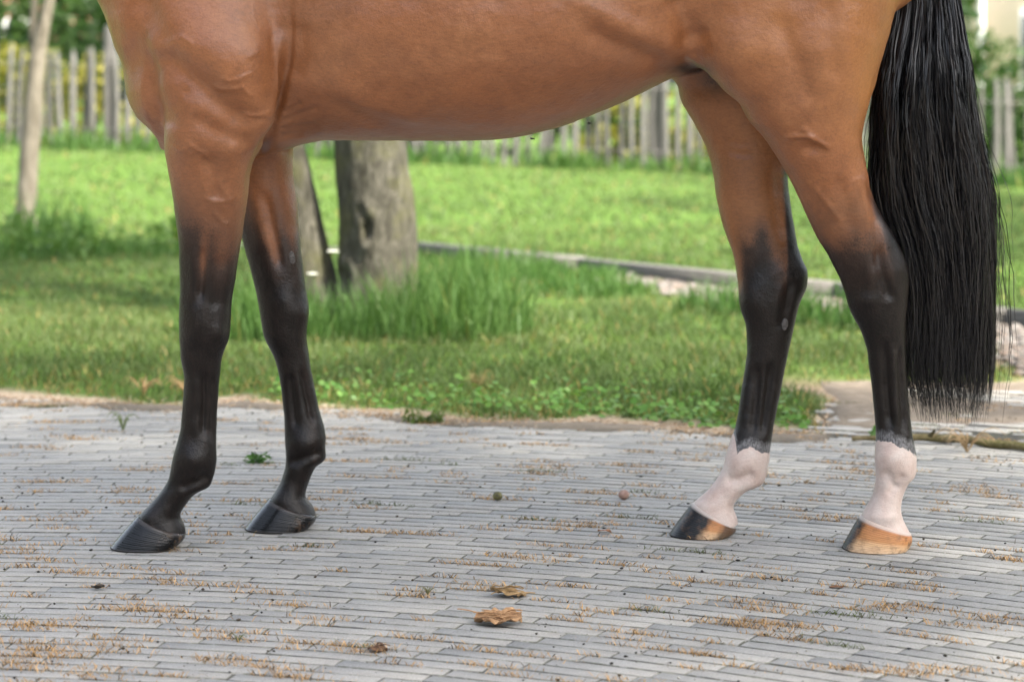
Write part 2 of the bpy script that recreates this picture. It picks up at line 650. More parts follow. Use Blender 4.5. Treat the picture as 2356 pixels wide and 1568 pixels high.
# ---------------------------------------------------------------- gravel
def pebbles(x, y, z, rad, seed, sq=.7):
    r = np.random.default_rng(seed)
    n = len(x)
    base = np.array([(1, 0, 0), (-1, 0, 0), (0, 1, 0), (0, -1, 0), (0, 0, 1), (0, 0, -1), (.62, .62, .5), (-.62, .62, .5), (-.62, -.62, .5), (.62, -.62, .5)], float)
    f = np.array([(4, 6, 9), (4, 7, 6), (4, 8, 7), (4, 9, 8), (0, 9, 6), (2, 6, 7), (1, 7, 8), (3, 8, 9), (0, 6, 2), (2, 7, 1), (1, 8, 3), (3, 9, 0), (0, 2, 5), (2, 1, 5), (1, 3, 5), (3, 0, 5)])
    v = base[None] * rad[:, None, None] * (1 + r.normal(0, .16, (n, 10, 1)))
    v[:, :, 2] *= sq
    a = r.random(n) * 6.283
    c, s = np.cos(a)[:, None], np.sin(a)[:, None]
    st = (1 + .5 * r.random(n))[:, None]
    X, Y = v[:, :, 0] * st, v[:, :, 1]
    v2 = np.stack([X * c - Y * s + x[:, None], X * s + Y * c + y[:, None], v[:, :, 2] + z[:, None]], -1)
    fa = (f[None] + (np.arange(n) * 10)[:, None, None]).reshape(-1, 3)
    return v2.reshape(-1, 3), fa


def stone_mat(name, rough=.85):
    m, nt, b = new_mat(name)
    L(nt, mix(nt, 1.0, attr(nt, 'col', 'Color'), ramp(nt, noise(nt, 150, 3, .6, objco(nt)), [(.3, .75), (.7, 1.2)]), 'MULTIPLY'), b.inputs['Base Color'])
    b.inputs['Roughness'].default_value = rough
    return m


r = np.random.default_rng(500)
x = -.2 + 4.0 * r.random(60000)
y = 2.6 + 5.5 * r.random(60000)
_, g1, _ = lawn_mask(x, y)
m_ = (r.random(len(x)) < np.maximum(g1, gravel_right(x, y))) & (np.abs(x) < (y + CAMD) * .214 + 1.0)
x, y = x[m_][:9000], y[m_][:9000]
v, f = pebbles(x, y, ground_z(x, y) + .004, .009 + .014 * r.random(len(x)), 501)
me = mesh_np('gravel', v, [f], stone_mat('gravel_stone'), smooth=False)
pal = np.array([(.46, .40, .36), (.38, .30, .25), (.54, .51, .48), (.29, .25, .22), (.42, .32, .26)])
cattr(me, 'col', np.repeat(pal[r.integers(0, 5, len(x))] * (.22 + .24 * r.random((len(x), 1))), 10, 0))
tag(link('gravel', me), 'pinkish gravel strip in front of the timber edging', 'gravel', kind='stuff')


# ---------------------------------------------------------------- timber edging
def wood_mat(name, c0, c1, c2, sc=(1, 1, 1)):
    m, nt, b = new_mat(name)
    co = objco(nt, sc)
    L(nt, ramp(nt, noise(nt, 12, 6, .65, co, .4), [(.3, c0), (.5, c1), (.75, c2)]), b.inputs['Base Color'])
    b.inputs['Roughness'].default_value = .85
    L(nt, bump(nt, noise(nt, 40, 5, .7, co), .6, .006), b.inputs['Normal'])
    return m


def box_mesh(name, sx, sy, sz, bev, mat, jit=0.0, seed=0):
    r = np.random.default_rng(seed)
    v = []
    for z, s in ((-sz / 2, 0), (sz / 2 - bev, 0), (sz / 2, bev)):
        for a, c in ((-1, -1), (1, -1), (1, 1), (-1, 1)):
            v.append((a * (sx / 2 - s), c * (sy / 2 - s), z))
    v = np.array(v) + r.normal(0, jit, (12, 3))
    f = [(0, 3, 2, 1), (0, 1, 5, 4), (1, 2, 6, 5), (2, 3, 7, 6), (3, 0, 4, 7), (4, 5, 9, 8), (5, 6, 10, 9), (6, 7, 11, 10), (7, 4, 8, 11), (8, 9, 10, 11)]
    return mesh_np(name, v, [np.array(f)], mat, smooth=False)


edg = empty('timber_edging', (.36, 7.1, 0))
tag(edg, 'weathered grey timber edging running diagonally between lawn and gravel', 'edging')
m_tim = wood_mat('edging_timber', (.075, .07, .062), (.125, .118, .108), (.19, .18, .165), (.6, 6, 6))
for a, b in zip(TIMB[1:-1], TIMB[2:]):
    dv = b - a
    ln = float(np.linalg.norm(dv))
    mid = (a + b) / 2
    zg = float(ground_z(np.array([mid[0]]), np.array([mid[1]]))[0])
    za = float(ground_z(np.array([a[0]]), np.array([a[1]]))[0]); zb = float(ground_z(np.array([b[0]]), np.array([b[1]]))[0])
    o = link('beam', box_mesh('beam', ln - .012, .075, .17, .008, m_tim, .002, int(abs(a[0] * 100))), edg,
             (mid[0] - .36, mid[1] - 7.1, max(zg, (za + zb) / 2) - (.03 if a[0] > -.6 else .075)), (0, -math.atan2(zb - za, ln), math.atan2(dv[1], dv[0])))

# ================================================================ the horse
def smooth_curve(pts, y0, y1, sig=5.0):
    """picture contour (x,y) points -> x as a smooth function of y on an integer grid"""
    pts = sorted(pts, key=lambda q: q[1])
    ys = np.arange(y0 - 40, y1 + 41, 1.0)
    xs = np.interp(ys, [p[1] for p in pts], [p[0] for p in pts])
    k = np.exp(-0.5 * (np.arange(-20, 21) / sig) ** 2)
    k /= k.sum()
    return ys, np.convolve(np.pad(xs, 20, mode='edge'), k, mode='valid')


NF_L = [(352, -330), (330, -120), (328, 0), (338, 90), (366, 180), (380, 250), (381, 317), (381, 352), (386, 387), (393, 423),
        (400, 465), (405, 511), (410, 545), (413, 600), (414, 640), (413, 710), (413, 788), (415, 819), (420, 844), (423.5, 866),
        (422.5, 898), (420, 929), (416, 978), (410, 1006), (403, 1032), (396, 1058), (392.6, 1081), (389, 1098), (381, 1115),
        (367, 1134), (350, 1155), (333, 1172), (320, 1184), (318, 1200), (322, 1225)]
NF_R = [(600, -330), (650, -120), (662, 0), (657, 90), (646, 180), (633, 240), (626, 271), (620, 303), (606, 335), (592, 355),
        (581, 378), (574, 412), (569, 458), (563, 500), (556, 550), (547, 600), (541, 647), (533, 691), (531.5, 729), (530, 763),
        (525, 785), (516, 804), (509.6, 823), (506.5, 851), (504, 882), (502, 913), (500, 945), (498, 1000), (498, 1029),
        (499, 1060), (495, 1084), (489, 1104), (485, 1116), (478, 1124), (460, 1128), (447, 1137), (436, 1149), (425, 1164),
        (414, 1182), (413, 1188), (421, 1200), (427, 1214), (428, 1232)]
NF_B = [(-330, .10, .06), (0, .115, .02), (120, .112, .0), (240, .098, .0), (300, .088, .005), (380, .076, .015), (480, .062, .025),
        (600, .05, .035), (690, .045, .04), (745, .05, .043), (800, .045, .045), (850, .034, .047), (950, .029, .05),
        (1010, .034, .052), (1060, .042, .054), (1105, .037, .055), (1150, .034, .057), (1190, .046, .06), (1232, .052, .06)]
FF_L = [(540, 150), (530, 300), (528, 420), (548, 520), (556.5, 550), (566, 582), (578.5, 628), (591, 679), (600, 735), (606.6, 772),
        (616, 794), (627, 813), (635, 832), (641, 860), (647, 895), (651, 930), (654, 965), (655, 998), (657, 1029), (658, 1052),
        (656, 1075), (648, 1103), (639, 1121), (629, 1137), (621, 1148), (622, 1165), (628, 1190)]
FF_R = [(720, 150), (690, 290), (677, 327), (673, 352), (672.6, 387), (676, 423), (683, 468), (688, 530), (692, 565), (697.4, 616),
        (703.7, 666), (710, 697), (711.5, 719), (707.4, 747), (704, 772), (707.4, 798), (713, 829), (719, 866), (727, 904),
        (735, 942), (745, 978), (750, 1006), (748, 1029), (750.5, 1046), (749, 1058), (742, 1064), (729, 1069), (722.6, 1081),
        (712, 1106), (705, 1124), (701, 1140), (706, 1148), (719, 1161), (727, 1178), (729, 1194)]
FF_B = [(150, .10, .29), (300, .085, .285), (380, .074, .28), (480, .06, .275), (600, .05, .27), (670, .046, .268), (720, .05, .266),
        (770, .045, .265), (820, .034, .264), (920, .029, .264), (985, .034, .264), (1030, .042, .264), (1065, .037, .264),
        (1110, .034, .265), (1150, .046, .265), (1194, .052, .265)]
NH_L = [(1600, -400), (1560, -200), (1566, 0), (1580, 70), (1597, 125), (1611, 146), (1634, 172), (1660, 202), (1682, 221), (1703, 238),
        (1711, 259), (1727, 285), (1750, 307), (1772, 337), (1791, 367), (1810, 397), (1829, 435), (1847, 476), (1866, 518),
        (1885, 555), (1904, 585), (1919, 615), (1934, 645), (1945, 678), (1952.5, 708), (1964, 731), (1977, 753), (1988, 780),
        (1995.6, 806), (1999, 840), (2005, 888), (2010, 933), (2014, 978), (2015.5, 1000), (2014, 1023), (2011.6, 1045),
        (2014, 1070), (2015, 1098), (2013, 1120), (2008, 1138), (2000, 1157), (1989, 1173), (1981, 1186), (1980, 1202), (1986, 1235)]
NH_R = [(1960, -400), (2040, -200), (2066, -80), (2061, 0), (2055, 30), (2042.5, 82), (2031, 120), (2020, 157), (2009, 202), (1997, 240),
        (1988, 277), (1983, 307), (1984, 337), (1988, 360), (1994, 390), (2001, 420), (2012, 454), (2027, 491), (2046, 525),
        (2064, 556), (2080, 590), (2090, 622), (2092, 650), (2088, 690), (2084, 730), (2084, 780), (2084, 830), (2087, 888), (2091, 933),
        (2097, 978), (2103, 1020), (2108, 1045), (2108.5, 1066), (2108, 1088), (2104, 1099), (2091, 1110), (2082, 1126), (2075, 1145),
        (2072.5, 1166), (2073, 1188), (2085, 1207), (2093, 1225), (2095, 1240)]
NH_B = [(-400, .16, .06), (0, .15, .02), (120, .14, .01), (240, .115, .01), (320, .098, .015), (400, .078, .02), (500, .058, .028), (600, .049, .034),
        (650, .049, .036), (700, .048, .037), (780, .036, .038), (880, .030, .039), (980, .031, .04), (1040, .039, .04),
        (1080, .041, .04), (1130, .034, .04), (1190, .045, .04), (1240, .052, .04)]
FH_L = [(1500, -400), (1520, 0), (1535, 120), (1549, 180), (1562, 202), (1563, 218), (1570, 240), (1585, 262), (1604, 296), (1622, 334),
        (1637, 379), (1643, 412), (1647, 450), (1656, 491), (1667.5, 532), (1682, 573), (1692, 607), (1697.5, 648), (1701, 701),
        (1707, 720), (1714, 742), (1718, 776), (1718, 817), (1712.5, 855), (1705, 896), (1699, 941), (1692, 982), (1685, 1001),
        (1676, 1026), (1669, 1051), (1663, 1076), (1655, 1093), (1641, 1113), (1626, 1131), (1607, 1147), (1595, 1157), (1596, 1180), (1606, 1205)]
FH_R = [(1900, -400), (1960, 0), (1930, 180), (1870, 300), (1812, 397), (1814, 431), (1821, 484), (1829, 532), (1836, 570), (1847, 600), (1857, 618),
        (1859, 637), (1855, 667), (1842, 693), (1834, 720), (1827, 753), (1817, 798), (1808, 840), (1799, 888), (1789, 933),
        (1781, 978), (1775, 1010), (1772.5, 1035), (1771, 1054), (1765, 1076), (1763, 1095), (1758, 1110), (1750, 1119), (1730, 1121),
        (1713, 1130), (1697, 1146), (1688, 1158), (1686, 1168), (1691, 1176), (1697, 1194), (1697, 1212)]
FH_B = [(-400, .15, .24), (0, .14, .26), (180, .11, .27), (300, .095, .26), (400, .078, .25), (500, .058, .235), (600, .049, .222), (650, .049, .215),
        (700, .046, .21), (780, .036, .205), (880, .030, .2), (980, .031, .195), (1040, .039, .192), (1080, .041, .19), (1130, .034, .19),
        (1170, .045, .19), (1212, .052, .19)]

HS = 0.0043
GX0, GX1, GY0, GY1, GZ0, GZ1 = -1.98, 1.06, -0.24, 0.56, 0.02, 2.24
gx = np.arange(GX0, GX1, HS, dtype=np.float32)
gy = np.arange(GY0, GY1, HS, dtype=np.float32)
gz = np.arange(GZ0, GZ1, HS, dtype=np.float32)
field = np.full((len(gx), len(gy), len(gz)), 0.5, np.float32)


def rng_idx(g, a, b):
    i0 = max(0, int(np.searchsorted(g, a)) - 1)
    i1 = min(len(g), int(np.searchsorted(g, b)) + 1)
    return slice(i0, i1)


def merge(sl, d, k):
    a = field[sl]
    h = np.clip(0.5 + 0.5 * (d - a) / k, 0, 1)
    field[sl] = d * (1 - h) + a * h - k * h * (1 - h)


def add_leg(Lp, Rp, Bp, k, p=2.15):
    y0, y1 = min(q[0] for q in Bp), max(q[0] for q in Bp)
    ys, xl = smooth_curve(Lp, y0, y1, 4.0)
    _, xr = smooth_curve(Rp, y0, y1, 4.0)
    bb = np.interp(ys, [q[0] for q in Bp], [q[1] for q in Bp])
    yc = np.interp(ys, [q[0] for q in Bp], [q[2] for q in Bp])
    ker = np.exp(-0.5 * (np.arange(-30, 31) / 12.0) ** 2)
    ker /= ker.sum()
    bb = np.convolve(np.pad(bb, 30, mode='edge'), ker, mode='valid')
    yc = np.convolve(np.pad(yc, 30, mode='edge'), ker, mode='valid')
    d = CAMD + yc
    z = CAMZ - (ys - HY) * d / FPX
    m = (ys >= y0) & (ys <= y1)
    o = np.argsort(z)
    zt, xlw, xrw, bt, yt = z[o], ((xl - HX) * d / FPX)[o], ((xr - HX) * d / FPX)[o], bb[o], yc[o]
    zmin, zmax = z[m].min(), z[m].max()
    sz = rng_idx(gz, zmin - .04, zmax + .04)
    sx = rng_idx(gx, xlw.min() - .06, xrw.max() + .06)
    sy = rng_idx(gy, (yt - bt).min() - .06, (yt + bt).max() + .06)
    zz = gz[sz]
    a0, a1 = np.interp(zz, zt, xlw), np.interp(zz, zt, xrw)
    A, XC = (a1 - a0) / 2, (a1 + a0) / 2
    Bz, YC = np.interp(zz, zt, bt), np.interp(zz, zt, yt)
    dx = np.abs(gx[sx][:, None, None] - XC[None, None, :]).astype(np.float32)
    dy = np.abs(gy[sy][None, :, None] - YC[None, None, :]).astype(np.float32)
    r = ((dx / A) ** p + (dy / Bz) ** p) ** (1 / p) + 1e-5
    q = np.sqrt(dx * dx + dy * dy)
    dd = q - q / r
    cap = np.maximum(zmin - zz, zz - zmax)[None, None, :]
    dd = np.maximum(dd, cap)
    merge((sx, sy, sz), dd.astype(np.float32), k)


def add_ell(c, rad, k, ang=0.0, p=2.0):
    """ellipsoid turned by ang in the x-z plane"""
    m = max(rad) + .07
    sx, sy, sz = rng_idx(gx, c[0] - m, c[0] + m), rng_idx(gy, c[1] - rad[1] - .07, c[1] + rad[1] + .07), rng_idx(gz, c[2] - m, c[2] + m)
    X = gx[sx][:, None, None] - c[0]
    Y = gy[sy][None, :, None] - c[1]
    Z = gz[sz][None, None, :] - c[2]
    ca, sa = math.cos(ang), math.sin(ang)
    U, V = ca * X + sa * Z, -sa * X + ca * Z
    r = ((np.abs(U) / rad[0]) ** p + (np.abs(Y) / rad[1]) ** p + (np.abs(V) / rad[2]) ** p) ** (1 / p) + 1e-5
    q = np.sqrt(U * U + Y * Y + V * V)
    merge((sx, sy, sz), (q - q / r).astype(np.float32), k)


def add_cone(a, b, ra, rb, fl, k):
    """tapered capsule from a to b, flattened sideways by fl"""
    a, b = np.array(a, float), np.array(b, float)
    m = max(ra, rb) + .08
    sx = rng_idx(gx, min(a[0], b[0]) - m, max(a[0], b[0]) + m)
    sy = rng_idx(gy, min(a[1], b[1]) - m, max(a[1], b[1]) + m)
    sz = rng_idx(gz, min(a[2], b[2]) - m, max(a[2], b[2]) + m)
    X, Y, Z = gx[sx][:, None, None], gy[sy][None, :, None], gz[sz][None, None, :]
    ab = b - a
    t = np.clip(((X - a[0]) * ab[0] + (Z - a[2]) * ab[2]) / (ab[0] ** 2 + ab[2] ** 2), 0, 1)
    ex, ey, ez = X - a[0] - t * ab[0], (Y - a[1] - t * ab[1]) / fl, Z - a[2] - t * ab[2]
    merge((sx, sy, sz), (np.sqrt(ex * ex + ey * ey + ez * ez) - (ra + (rb - ra) * t)).astype(np.float32), k)


BODY_Y = 0.14
BD = CAMD + BODY_Y


def add_barrel(k):
    bx = [380, 440, 560, 606, 678, 736, 882, 991, 1101, 1155, 1210, 1283, 1356, 1429, 1502, 1556, 1600, 1680, 1800, 1950]
    bz = [330, 334, 334, 332, 327, 322.6, 323.7, 324.5, 324.5, 321, 311.7, 295, 268, 239, 200, 175, 160, 130, 60, -60]
    wx = [380, 500, 620, 700, 800, 950, 1100, 1250, 1400, 1500, 1580, 1680, 1800, 1950]
    ww = [.13, .155, .18, .215, .255, .29, .305, .30, .275, .25, .232, .225, .22, .16]
    xw = (np.array(bx) - HX) * BD / FPX
    zb_ = CAMZ - (np.array(bz) - HY) * BD / FPX
    xx = np.linspace(xw[0], xw[-1], 500)
    ker = np.exp(-0.5 * (np.arange(-30, 31) / 8.0) ** 2)
    ker /= ker.sum()
    sm = lambda q: np.convolve(np.pad(q, 30, mode='edge'), ker, mode='valid')
    zbt = sm(np.interp(xx, xw, zb_))
    wt = sm(np.interp(xx, (np.array(wx) - HX) * BD / FPX, ww))
    zct = np.interp(xx, [-.75, 0, .6, .75], [1.12, 1.14, 1.2, 1.25])
    ztt = np.interp(xx, [-.75, -.4, 0, .5, .75], [1.66, 1.66, 1.57, 1.63, 1.6])
    sx = rng_idx(gx, xx[0] - .08, xx[-1] + .08)
    sy = rng_idx(gy, BODY_Y - .38, BODY_Y + .38)
    sz = rng_idx(gz, zbt.min() - .07, 1.75)
    X = gx[sx]
    zb, w, zc, zt = (np.interp(X, xx, q)[:, None, None] for q in (zbt, wt, zct, ztt))
    Y = np.abs(gy[sy][None, :, None] - BODY_Y)
    Z = gz[sz][None, None, :] - zc
    sv = np.where(Z < 0, zc - zb, zt - zc)
    p = 2.25
    r = ((Y / w) ** p + (np.abs(Z) / sv) ** p) ** (1 / p) + 1e-5
    q = np.sqrt(Y * Y + Z * Z)
    dd = q - q / r
    cap = np.maximum(xx[0] - X, X - xx[-1])[:, None, None]
    merge((sx, sy, sz), np.maximum(dd, cap).astype(np.float32), k)


add_barrel(0.02)
# chest (front contour) and breast
CH_L = [(150, -420), (205, -180), (226, -60), (238, 0), (248, 39), (261, 81), (270, 113), (286, 148), (291, 176), (296, 208), (306, 239),
        (324, 269), (352, 289), (371, 300), (392, 318)]
CH_R = [(760, -420), (760, 0), (700, 200), (560, 290), (470, 312), (420, 326)]
CH_B = [(-420, .15, .14), (-100, .19, .14), (60, .185, .14), (160, .165, .14), (240, .15, .14), (290, .12, .14), (326, .06, .14)]
add_leg(CH_L, CH_R, CH_B, 0.05, 2.3)
add_ell((-0.60, BODY_Y, 0.935), (.17, .15, .11), .06)
# hindquarters
add_ell((0.62, BODY_Y, 1.33), (.33, .27, .26), .08, 0.1)
# neck and head (outside the frame)
add_cone((-0.72, BODY_Y, 1.38), (-1.22, BODY_Y, 1.86), .25, .145, .6, .08)
add_cone((-1.22, BODY_Y, 1.9), (-1.62, BODY_Y, 1.52), .12, .062, .72, .05)
add_cone((-1.2, BODY_Y, 1.78), (-1.36, BODY_Y, 1.68), .1, .08, .6, .04)
for s in (-1, 1):
    add_cone((-1.2, BODY_Y + s * .06, 2.0), (-1.21, BODY_Y + s * .075, 2.13), .035, .012, .7, .02)
# far legs first, then the near ones
add_leg(FF_L, FF_R, FF_B, 0.045)
add_leg(FH_L, FH_R, FH_B, 0.05)
add_leg(NF_L, NF_R, NF_B, 0.02)
add_leg(NH_L, NH_R, NH_B, 0.034)
# far shoulder
add_ell((-0.62, BODY_Y + .12, 1.12), (.16, .1, .24), .06, 0.2)


def surface_nets(F):
    ins = F < 0
    nx, ny, nz = F.shape
    c = np.zeros((nx - 1, ny - 1, nz - 1), np.uint8)
    for i in (0, 1):
        for j in (0, 1):
            for k in (0, 1):
                c += ins[i:nx - 1 + i, j:ny - 1 + j, k:nz - 1 + k]
    act = np.flatnonzero((c > 0) & (c < 8))
    del c
    I, J, K = np.unravel_index(act, (nx - 1, ny - 1, nz - 1))
    acc = np.zeros((len(act), 3))
    cnt = np.zeros(len(act))
    cor = [(0, 0, 0), (1, 0, 0), (0, 1, 0), (1, 1, 0), (0, 0, 1), (1, 0, 1), (0, 1, 1), (1, 1, 1)]
    val = [F[I + a, J + b, K + e].astype(float) for a, b, e in cor]
    for p in range(8):
        for ax in range(3):
            q = p | (1 << ax)
            if q == p:
                continue
            m = (val[p] < 0) != (val[q] < 0)
            t = np.where(m, val[p] / np.where(m, val[p] - val[q], 1), 0)
            pos = np.repeat(np.array(cor[p], float)[None], len(act), 0)
            pos[:, ax] += t
            acc += pos * m[:, None]
            cnt += m
    v = acc / cnt[:, None] + np.stack([I, J, K], 1)
    cells = lambda i, j, k: np.searchsorted(act, np.ravel_multi_index((i, j, k), (nx - 1, ny - 1, nz - 1)))
    quads = []
    for ax in range(3):
        sl0 = [slice(None)] * 3
        sl1 = [slice(None)] * 3
        sl0[ax], sl1[ax] = slice(0, -1), slice(1, None)
        a, b = ins[tuple(sl0)], ins[tuple(sl1)]
        i, j, k = np.nonzero(a != b)
        ok = np.ones(len(i), bool)
        for q, g in enumerate((i, j, k)):
            if q != ax:
                ok &= (g > 0) & (g < F.shape[q] - 1)
        i, j, k = i[ok], j[ok], k[ok]
        f = a[i, j, k]
        u, w = [(1, 2), (2, 0), (0, 1)][ax]
        base = np.stack([i, j, k])

        def sh(du, dw):
            g = base.copy()
            g[u] -= du
            g[w] -= dw
            return cells(*g)
        qd = np.stack([sh(1, 1), sh(0, 1), sh(0, 0), sh(1, 0)], 1)
        qd[~f] = qd[~f][:, ::-1]
        quads.append(qd)
    return v, np.concatenate(quads)


hv, hq = surface_nets(field)
del field
hv = hv * HS + np.array([GX0, GY0, GZ0])
# keep only the biggest piece is not needed: the union is one body; even out the grid
he = np.concatenate([hq[:, [0, 1]], hq[:, [1, 2]], hq[:, [2, 3]], hq[:, [3, 0]]])


def lap(v, e, n, lam=0.5):
    deg = np.bincount(e.ravel(), minlength=len(v)).astype(float)
    for _ in range(n):
        s = np.zeros_like(v)
        for a in range(3):
            s[:, a] = np.bincount(e[:, 0], v[e[:, 1], a], len(v)) + np.bincount(e[:, 1], v[e[:, 0], a], len(v))
        v = v + lam * (s / deg[:, None] - v)
    return v


def vnormals(v, q):
    n = np.cross(v[q[:, 2]] - v[q[:, 0]], v[q[:, 3]] - v[q[:, 1]])
    out = np.zeros_like(v)
    for a in range(3):
        for c in range(4):
            out[:, a] += np.bincount(q[:, c], n[:, a], len(v))
    return out / (np.linalg.norm(out, axis=1, keepdims=True) + 1e-12)


hv = lap(hv, he, 4)
# the torso was joined from rounded masses: relax the joins a little more above the legs
w_up = sstep(0.80, 1.0, hv[:, 2])[:, None] * 0.75 * (1 - .9 * np.exp(-((hv[:, 0] + .505) / .07) ** 2 - ((hv[:, 2] - .93) / .13) ** 2))[:, None]
hv = hv * (1 - w_up) + lap(hv, he, 16) * w_up
hn = vnormals(hv, hq)
dd_ = CAMD + hv[:, 1]
hpx = HX + hv[:, 0] * FPX / dd_
hpy = HY + (CAMZ - hv[:, 2]) * FPX / dd_
front = hv[:, 0] < -0.25
near = np.where(front, hv[:, 1] < 0.155, hv[:, 1] < 0.125)
facing = sstep(0.25, -0.35, hn[:, 1])
disp = np.zeros(len(hv))
AMPF = 1.35 + .15 * sstep(520, 330, hpy)
m_near, m_far = near * facing, (~near) * facing


def blob(cx, cy, rx, ry, amp, ang=0.0, far=False):
    a = math.radians(ang)
    u = (hpx - cx) * math.cos(a) + (hpy - cy) * math.sin(a)
    v = -(hpx - cx) * math.sin(a) + (hpy - cy) * math.cos(a)
    global disp
    disp += AMPF * amp * 1e-3 * np.exp(-(u / rx) ** 2 - (v / ry) ** 2) * (m_far if far else m_near)


def crease(pts, sig, amp, far=False, taper=True, top=.2):
    global disp
    best = np.full(len(hv), 1e9)
    tt = np.zeros(len(hv))
    pts = np.array(pts, float)
    seg = np.linalg.norm(np.diff(pts, axis=0), axis=1)
    cum = np.concatenate([[0], np.cumsum(seg)])
    x0, y0 = pts.min(0) - 4 * sig
    x1, y1 = pts.max(0) + 4 * sig
    idx = np.flatnonzero((hpx > x0) & (hpx < x1) & (hpy > y0) & (hpy < y1))
    qx, qy = hpx[idx], hpy[idx]
    bb = np.full(len(idx), 1e9)
    tb = np.zeros(len(idx))
    for i in range(len(pts) - 1):
        d = pts[i + 1] - pts[i]
        t = np.clip(((qx - pts[i, 0]) * d[0] + (qy - pts[i, 1]) * d[1]) / (d @ d), 0, 1)
        e = (qx - pts[i, 0] - t * d[0]) ** 2 + (qy - pts[i, 1] - t * d[1]) ** 2
        m = e < bb
        bb[m] = e[m]
        tb[m] = (cum[i] + t[m] * seg[i]) / cum[-1]
    w = np.exp(-bb / (2 * sig * sig))
    if taper:
        w *= sstep(0, top, tb) * sstep(1, .8, tb)
    disp[idx] += AMPF[idx] * amp * 1e-3 * w * (m_far if far else m_near)[idx]


# --- shoulder, breast and forearm
blob(552, 150, 70, 115, 15)
blob(470, 90, 50, 70, 5)
crease([(345, 100), (400, 152), (470, 205), (540, 262), (595, 292)], 24, -13)
crease([(440, 262), (485, 296), (535, 318), (590, 326)], 13, -5)
blob(335, 205, 40, 60, 7)
blob(300, 60, 45, 55, 6)
crease([(330, -20), (350, 50), (385, 110)], 18, -6)
crease([(388, 300), (395, 265), (408, 232), (435, 200)], 14, -3)
blob(432, 330, 38, 50, 6)
blob(535, 345, 26, 40, 4)
crease([(648, 60), (644, 120), (636, 185), (620, 250), (606, 300), (592, 326)], 11, 6)
blob(585, 262, 40, 50, 5)
crease([(470, 350), (492, 400), (500, 470)], 12, -5)
blob(530, 440, 22, 60, 3)
crease([(672, -60), (666, 40), (660, 120), (652, 185), (638, 252), (626, 300), (610, 332), (580, 400), (560, 440)], 7, -11, top=.55)
crease([(690, 40), (680, 120), (668, 190)], 22, -5)
for pl, a in (([(482, 194), (510, 206), (549, 201), (549, 176), (566, 168), (581, 158)], 2.2),
              ([(549, 192), (560, 208), (571, 222)], 1.8), ([(514, 176), (528, 185), (549, 178)], 1.8),
              ([(556, 260), (578, 264), (599, 260), (612, 268)], 1.8), ([(412, 81), (436, 95), (450, 109)], 2.0),
              ([(560, 132), (578, 124), (590, 120)], 1.5), ([(462, 448), (488, 462), (510, 464), (532, 457), (552, 446)], 1.1),
              ([(500, 405), (508, 430), (519, 446), (526, 458)], 1.0), ([(490, 486), (508, 510), (530, 520)], 1.3),
              ([(432, 320), (445, 335), (470, 352), (488, 375)], 1.6), ([(395, 330), (420, 345), (436, 340)], 1.2)):
    crease(pl, 2.8, a * 1.15)
for pl in ([(640, 282), (690, 262), (745, 246)], [(636, 300), (690, 292), (740, 288)], [(648, 262), (700, 236)], [(640, 312), (700, 310)]):
    crease(pl, 5, -2.0)
# --- belly and flank
crease([(720, 215), (790, 242), (860, 272), (930, 296), (1050, 308), (1160, 308)], 15, -3)
crease([(740, 196), (830, 232), (910, 262), (1010, 286)], 20, 3)
blob(820, 120, 60, 150, 3, 12)
for i, rx in enumerate((900, 985, 1070, 1155, 1240)):
    crease([(rx + 40, -40), (rx, 60), (rx - 30, 150)], 18, -1.5)
crease([(1300, -20), (1390, 35), (1470, 78), (1540, 110), (1592, 131)], 20, 6)
crease([(1330, 60), (1430, 110), (1530, 142)], 18, -6)
crease([(1555, -20), (1580, 50), (1606, 112)], 22, -10)
crease([(1574, 131), (1596, 133), (1620, 155), (1650, 190)], 5, 4)
crease([(1290, 305), (1360, 280), (1440, 246)], 7, -3)
# --- thigh and gaskin
blob(1705, 140, 60, 90, 7)
crease([(1788, 20), (1812, 100), (1850, 190), (1870, 250)], 17, -5)
blob(1930, 120, 55, 120, 6)
crease([(1905, -20), (1910, 90), (1925, 200)], 15, -4)
blob(1770, 250, 50, 50, 4)
crease([(1798, 319), (1832, 312), (1862, 315), (1882, 325), (1898, 335), (1918, 346)], 4.2, 4.0)
blob(1866, 343, 30, 15, -6)
crease([(1840, 290), (1858, 305), (1880, 322)], 5, 3)
crease([(1945, 446), (1956, 418), (1982, 412), (1998, 426)], 4, 1.8)
crease([(2000, 400), (2012, 478), (2020, 540), (2028, 620)], 9, -4.5)
crease([(1868, 424), (1905, 470), (1938, 514)], 4, 1.8)
crease([(1920, 400), (1948, 470), (1962, 540)], 14, -3)
# --- hock and cannon, near hind
blob(2003, 625, 22, 40, 4)
crease([(2016, 560), (2022, 610), (2036, 650), (2052, 700)], 8, -6)
blob(1998, 692, 30, 18, 4)
blob(2062, 630, 18, 40, 3)
crease([(2034, 770), (2041, 890), (2050, 1000)], 7, -7)
crease([(2067, 780), (2074, 900), (2081, 1005)], 5.5, -5)
crease([(2054, 780), (2059, 900), (2066, 1000)], 6, 2)
blob(2052, 1056, 32, 24, 5)
crease([(2030, 1078), (2046, 1098), (2062, 1116), (2084, 1086)], 8, -5)
crease([(2064, 1110), (2052, 1128), (2044, 1140)], 7, -3)
blob(2042, 1190, 40, 12, 3)
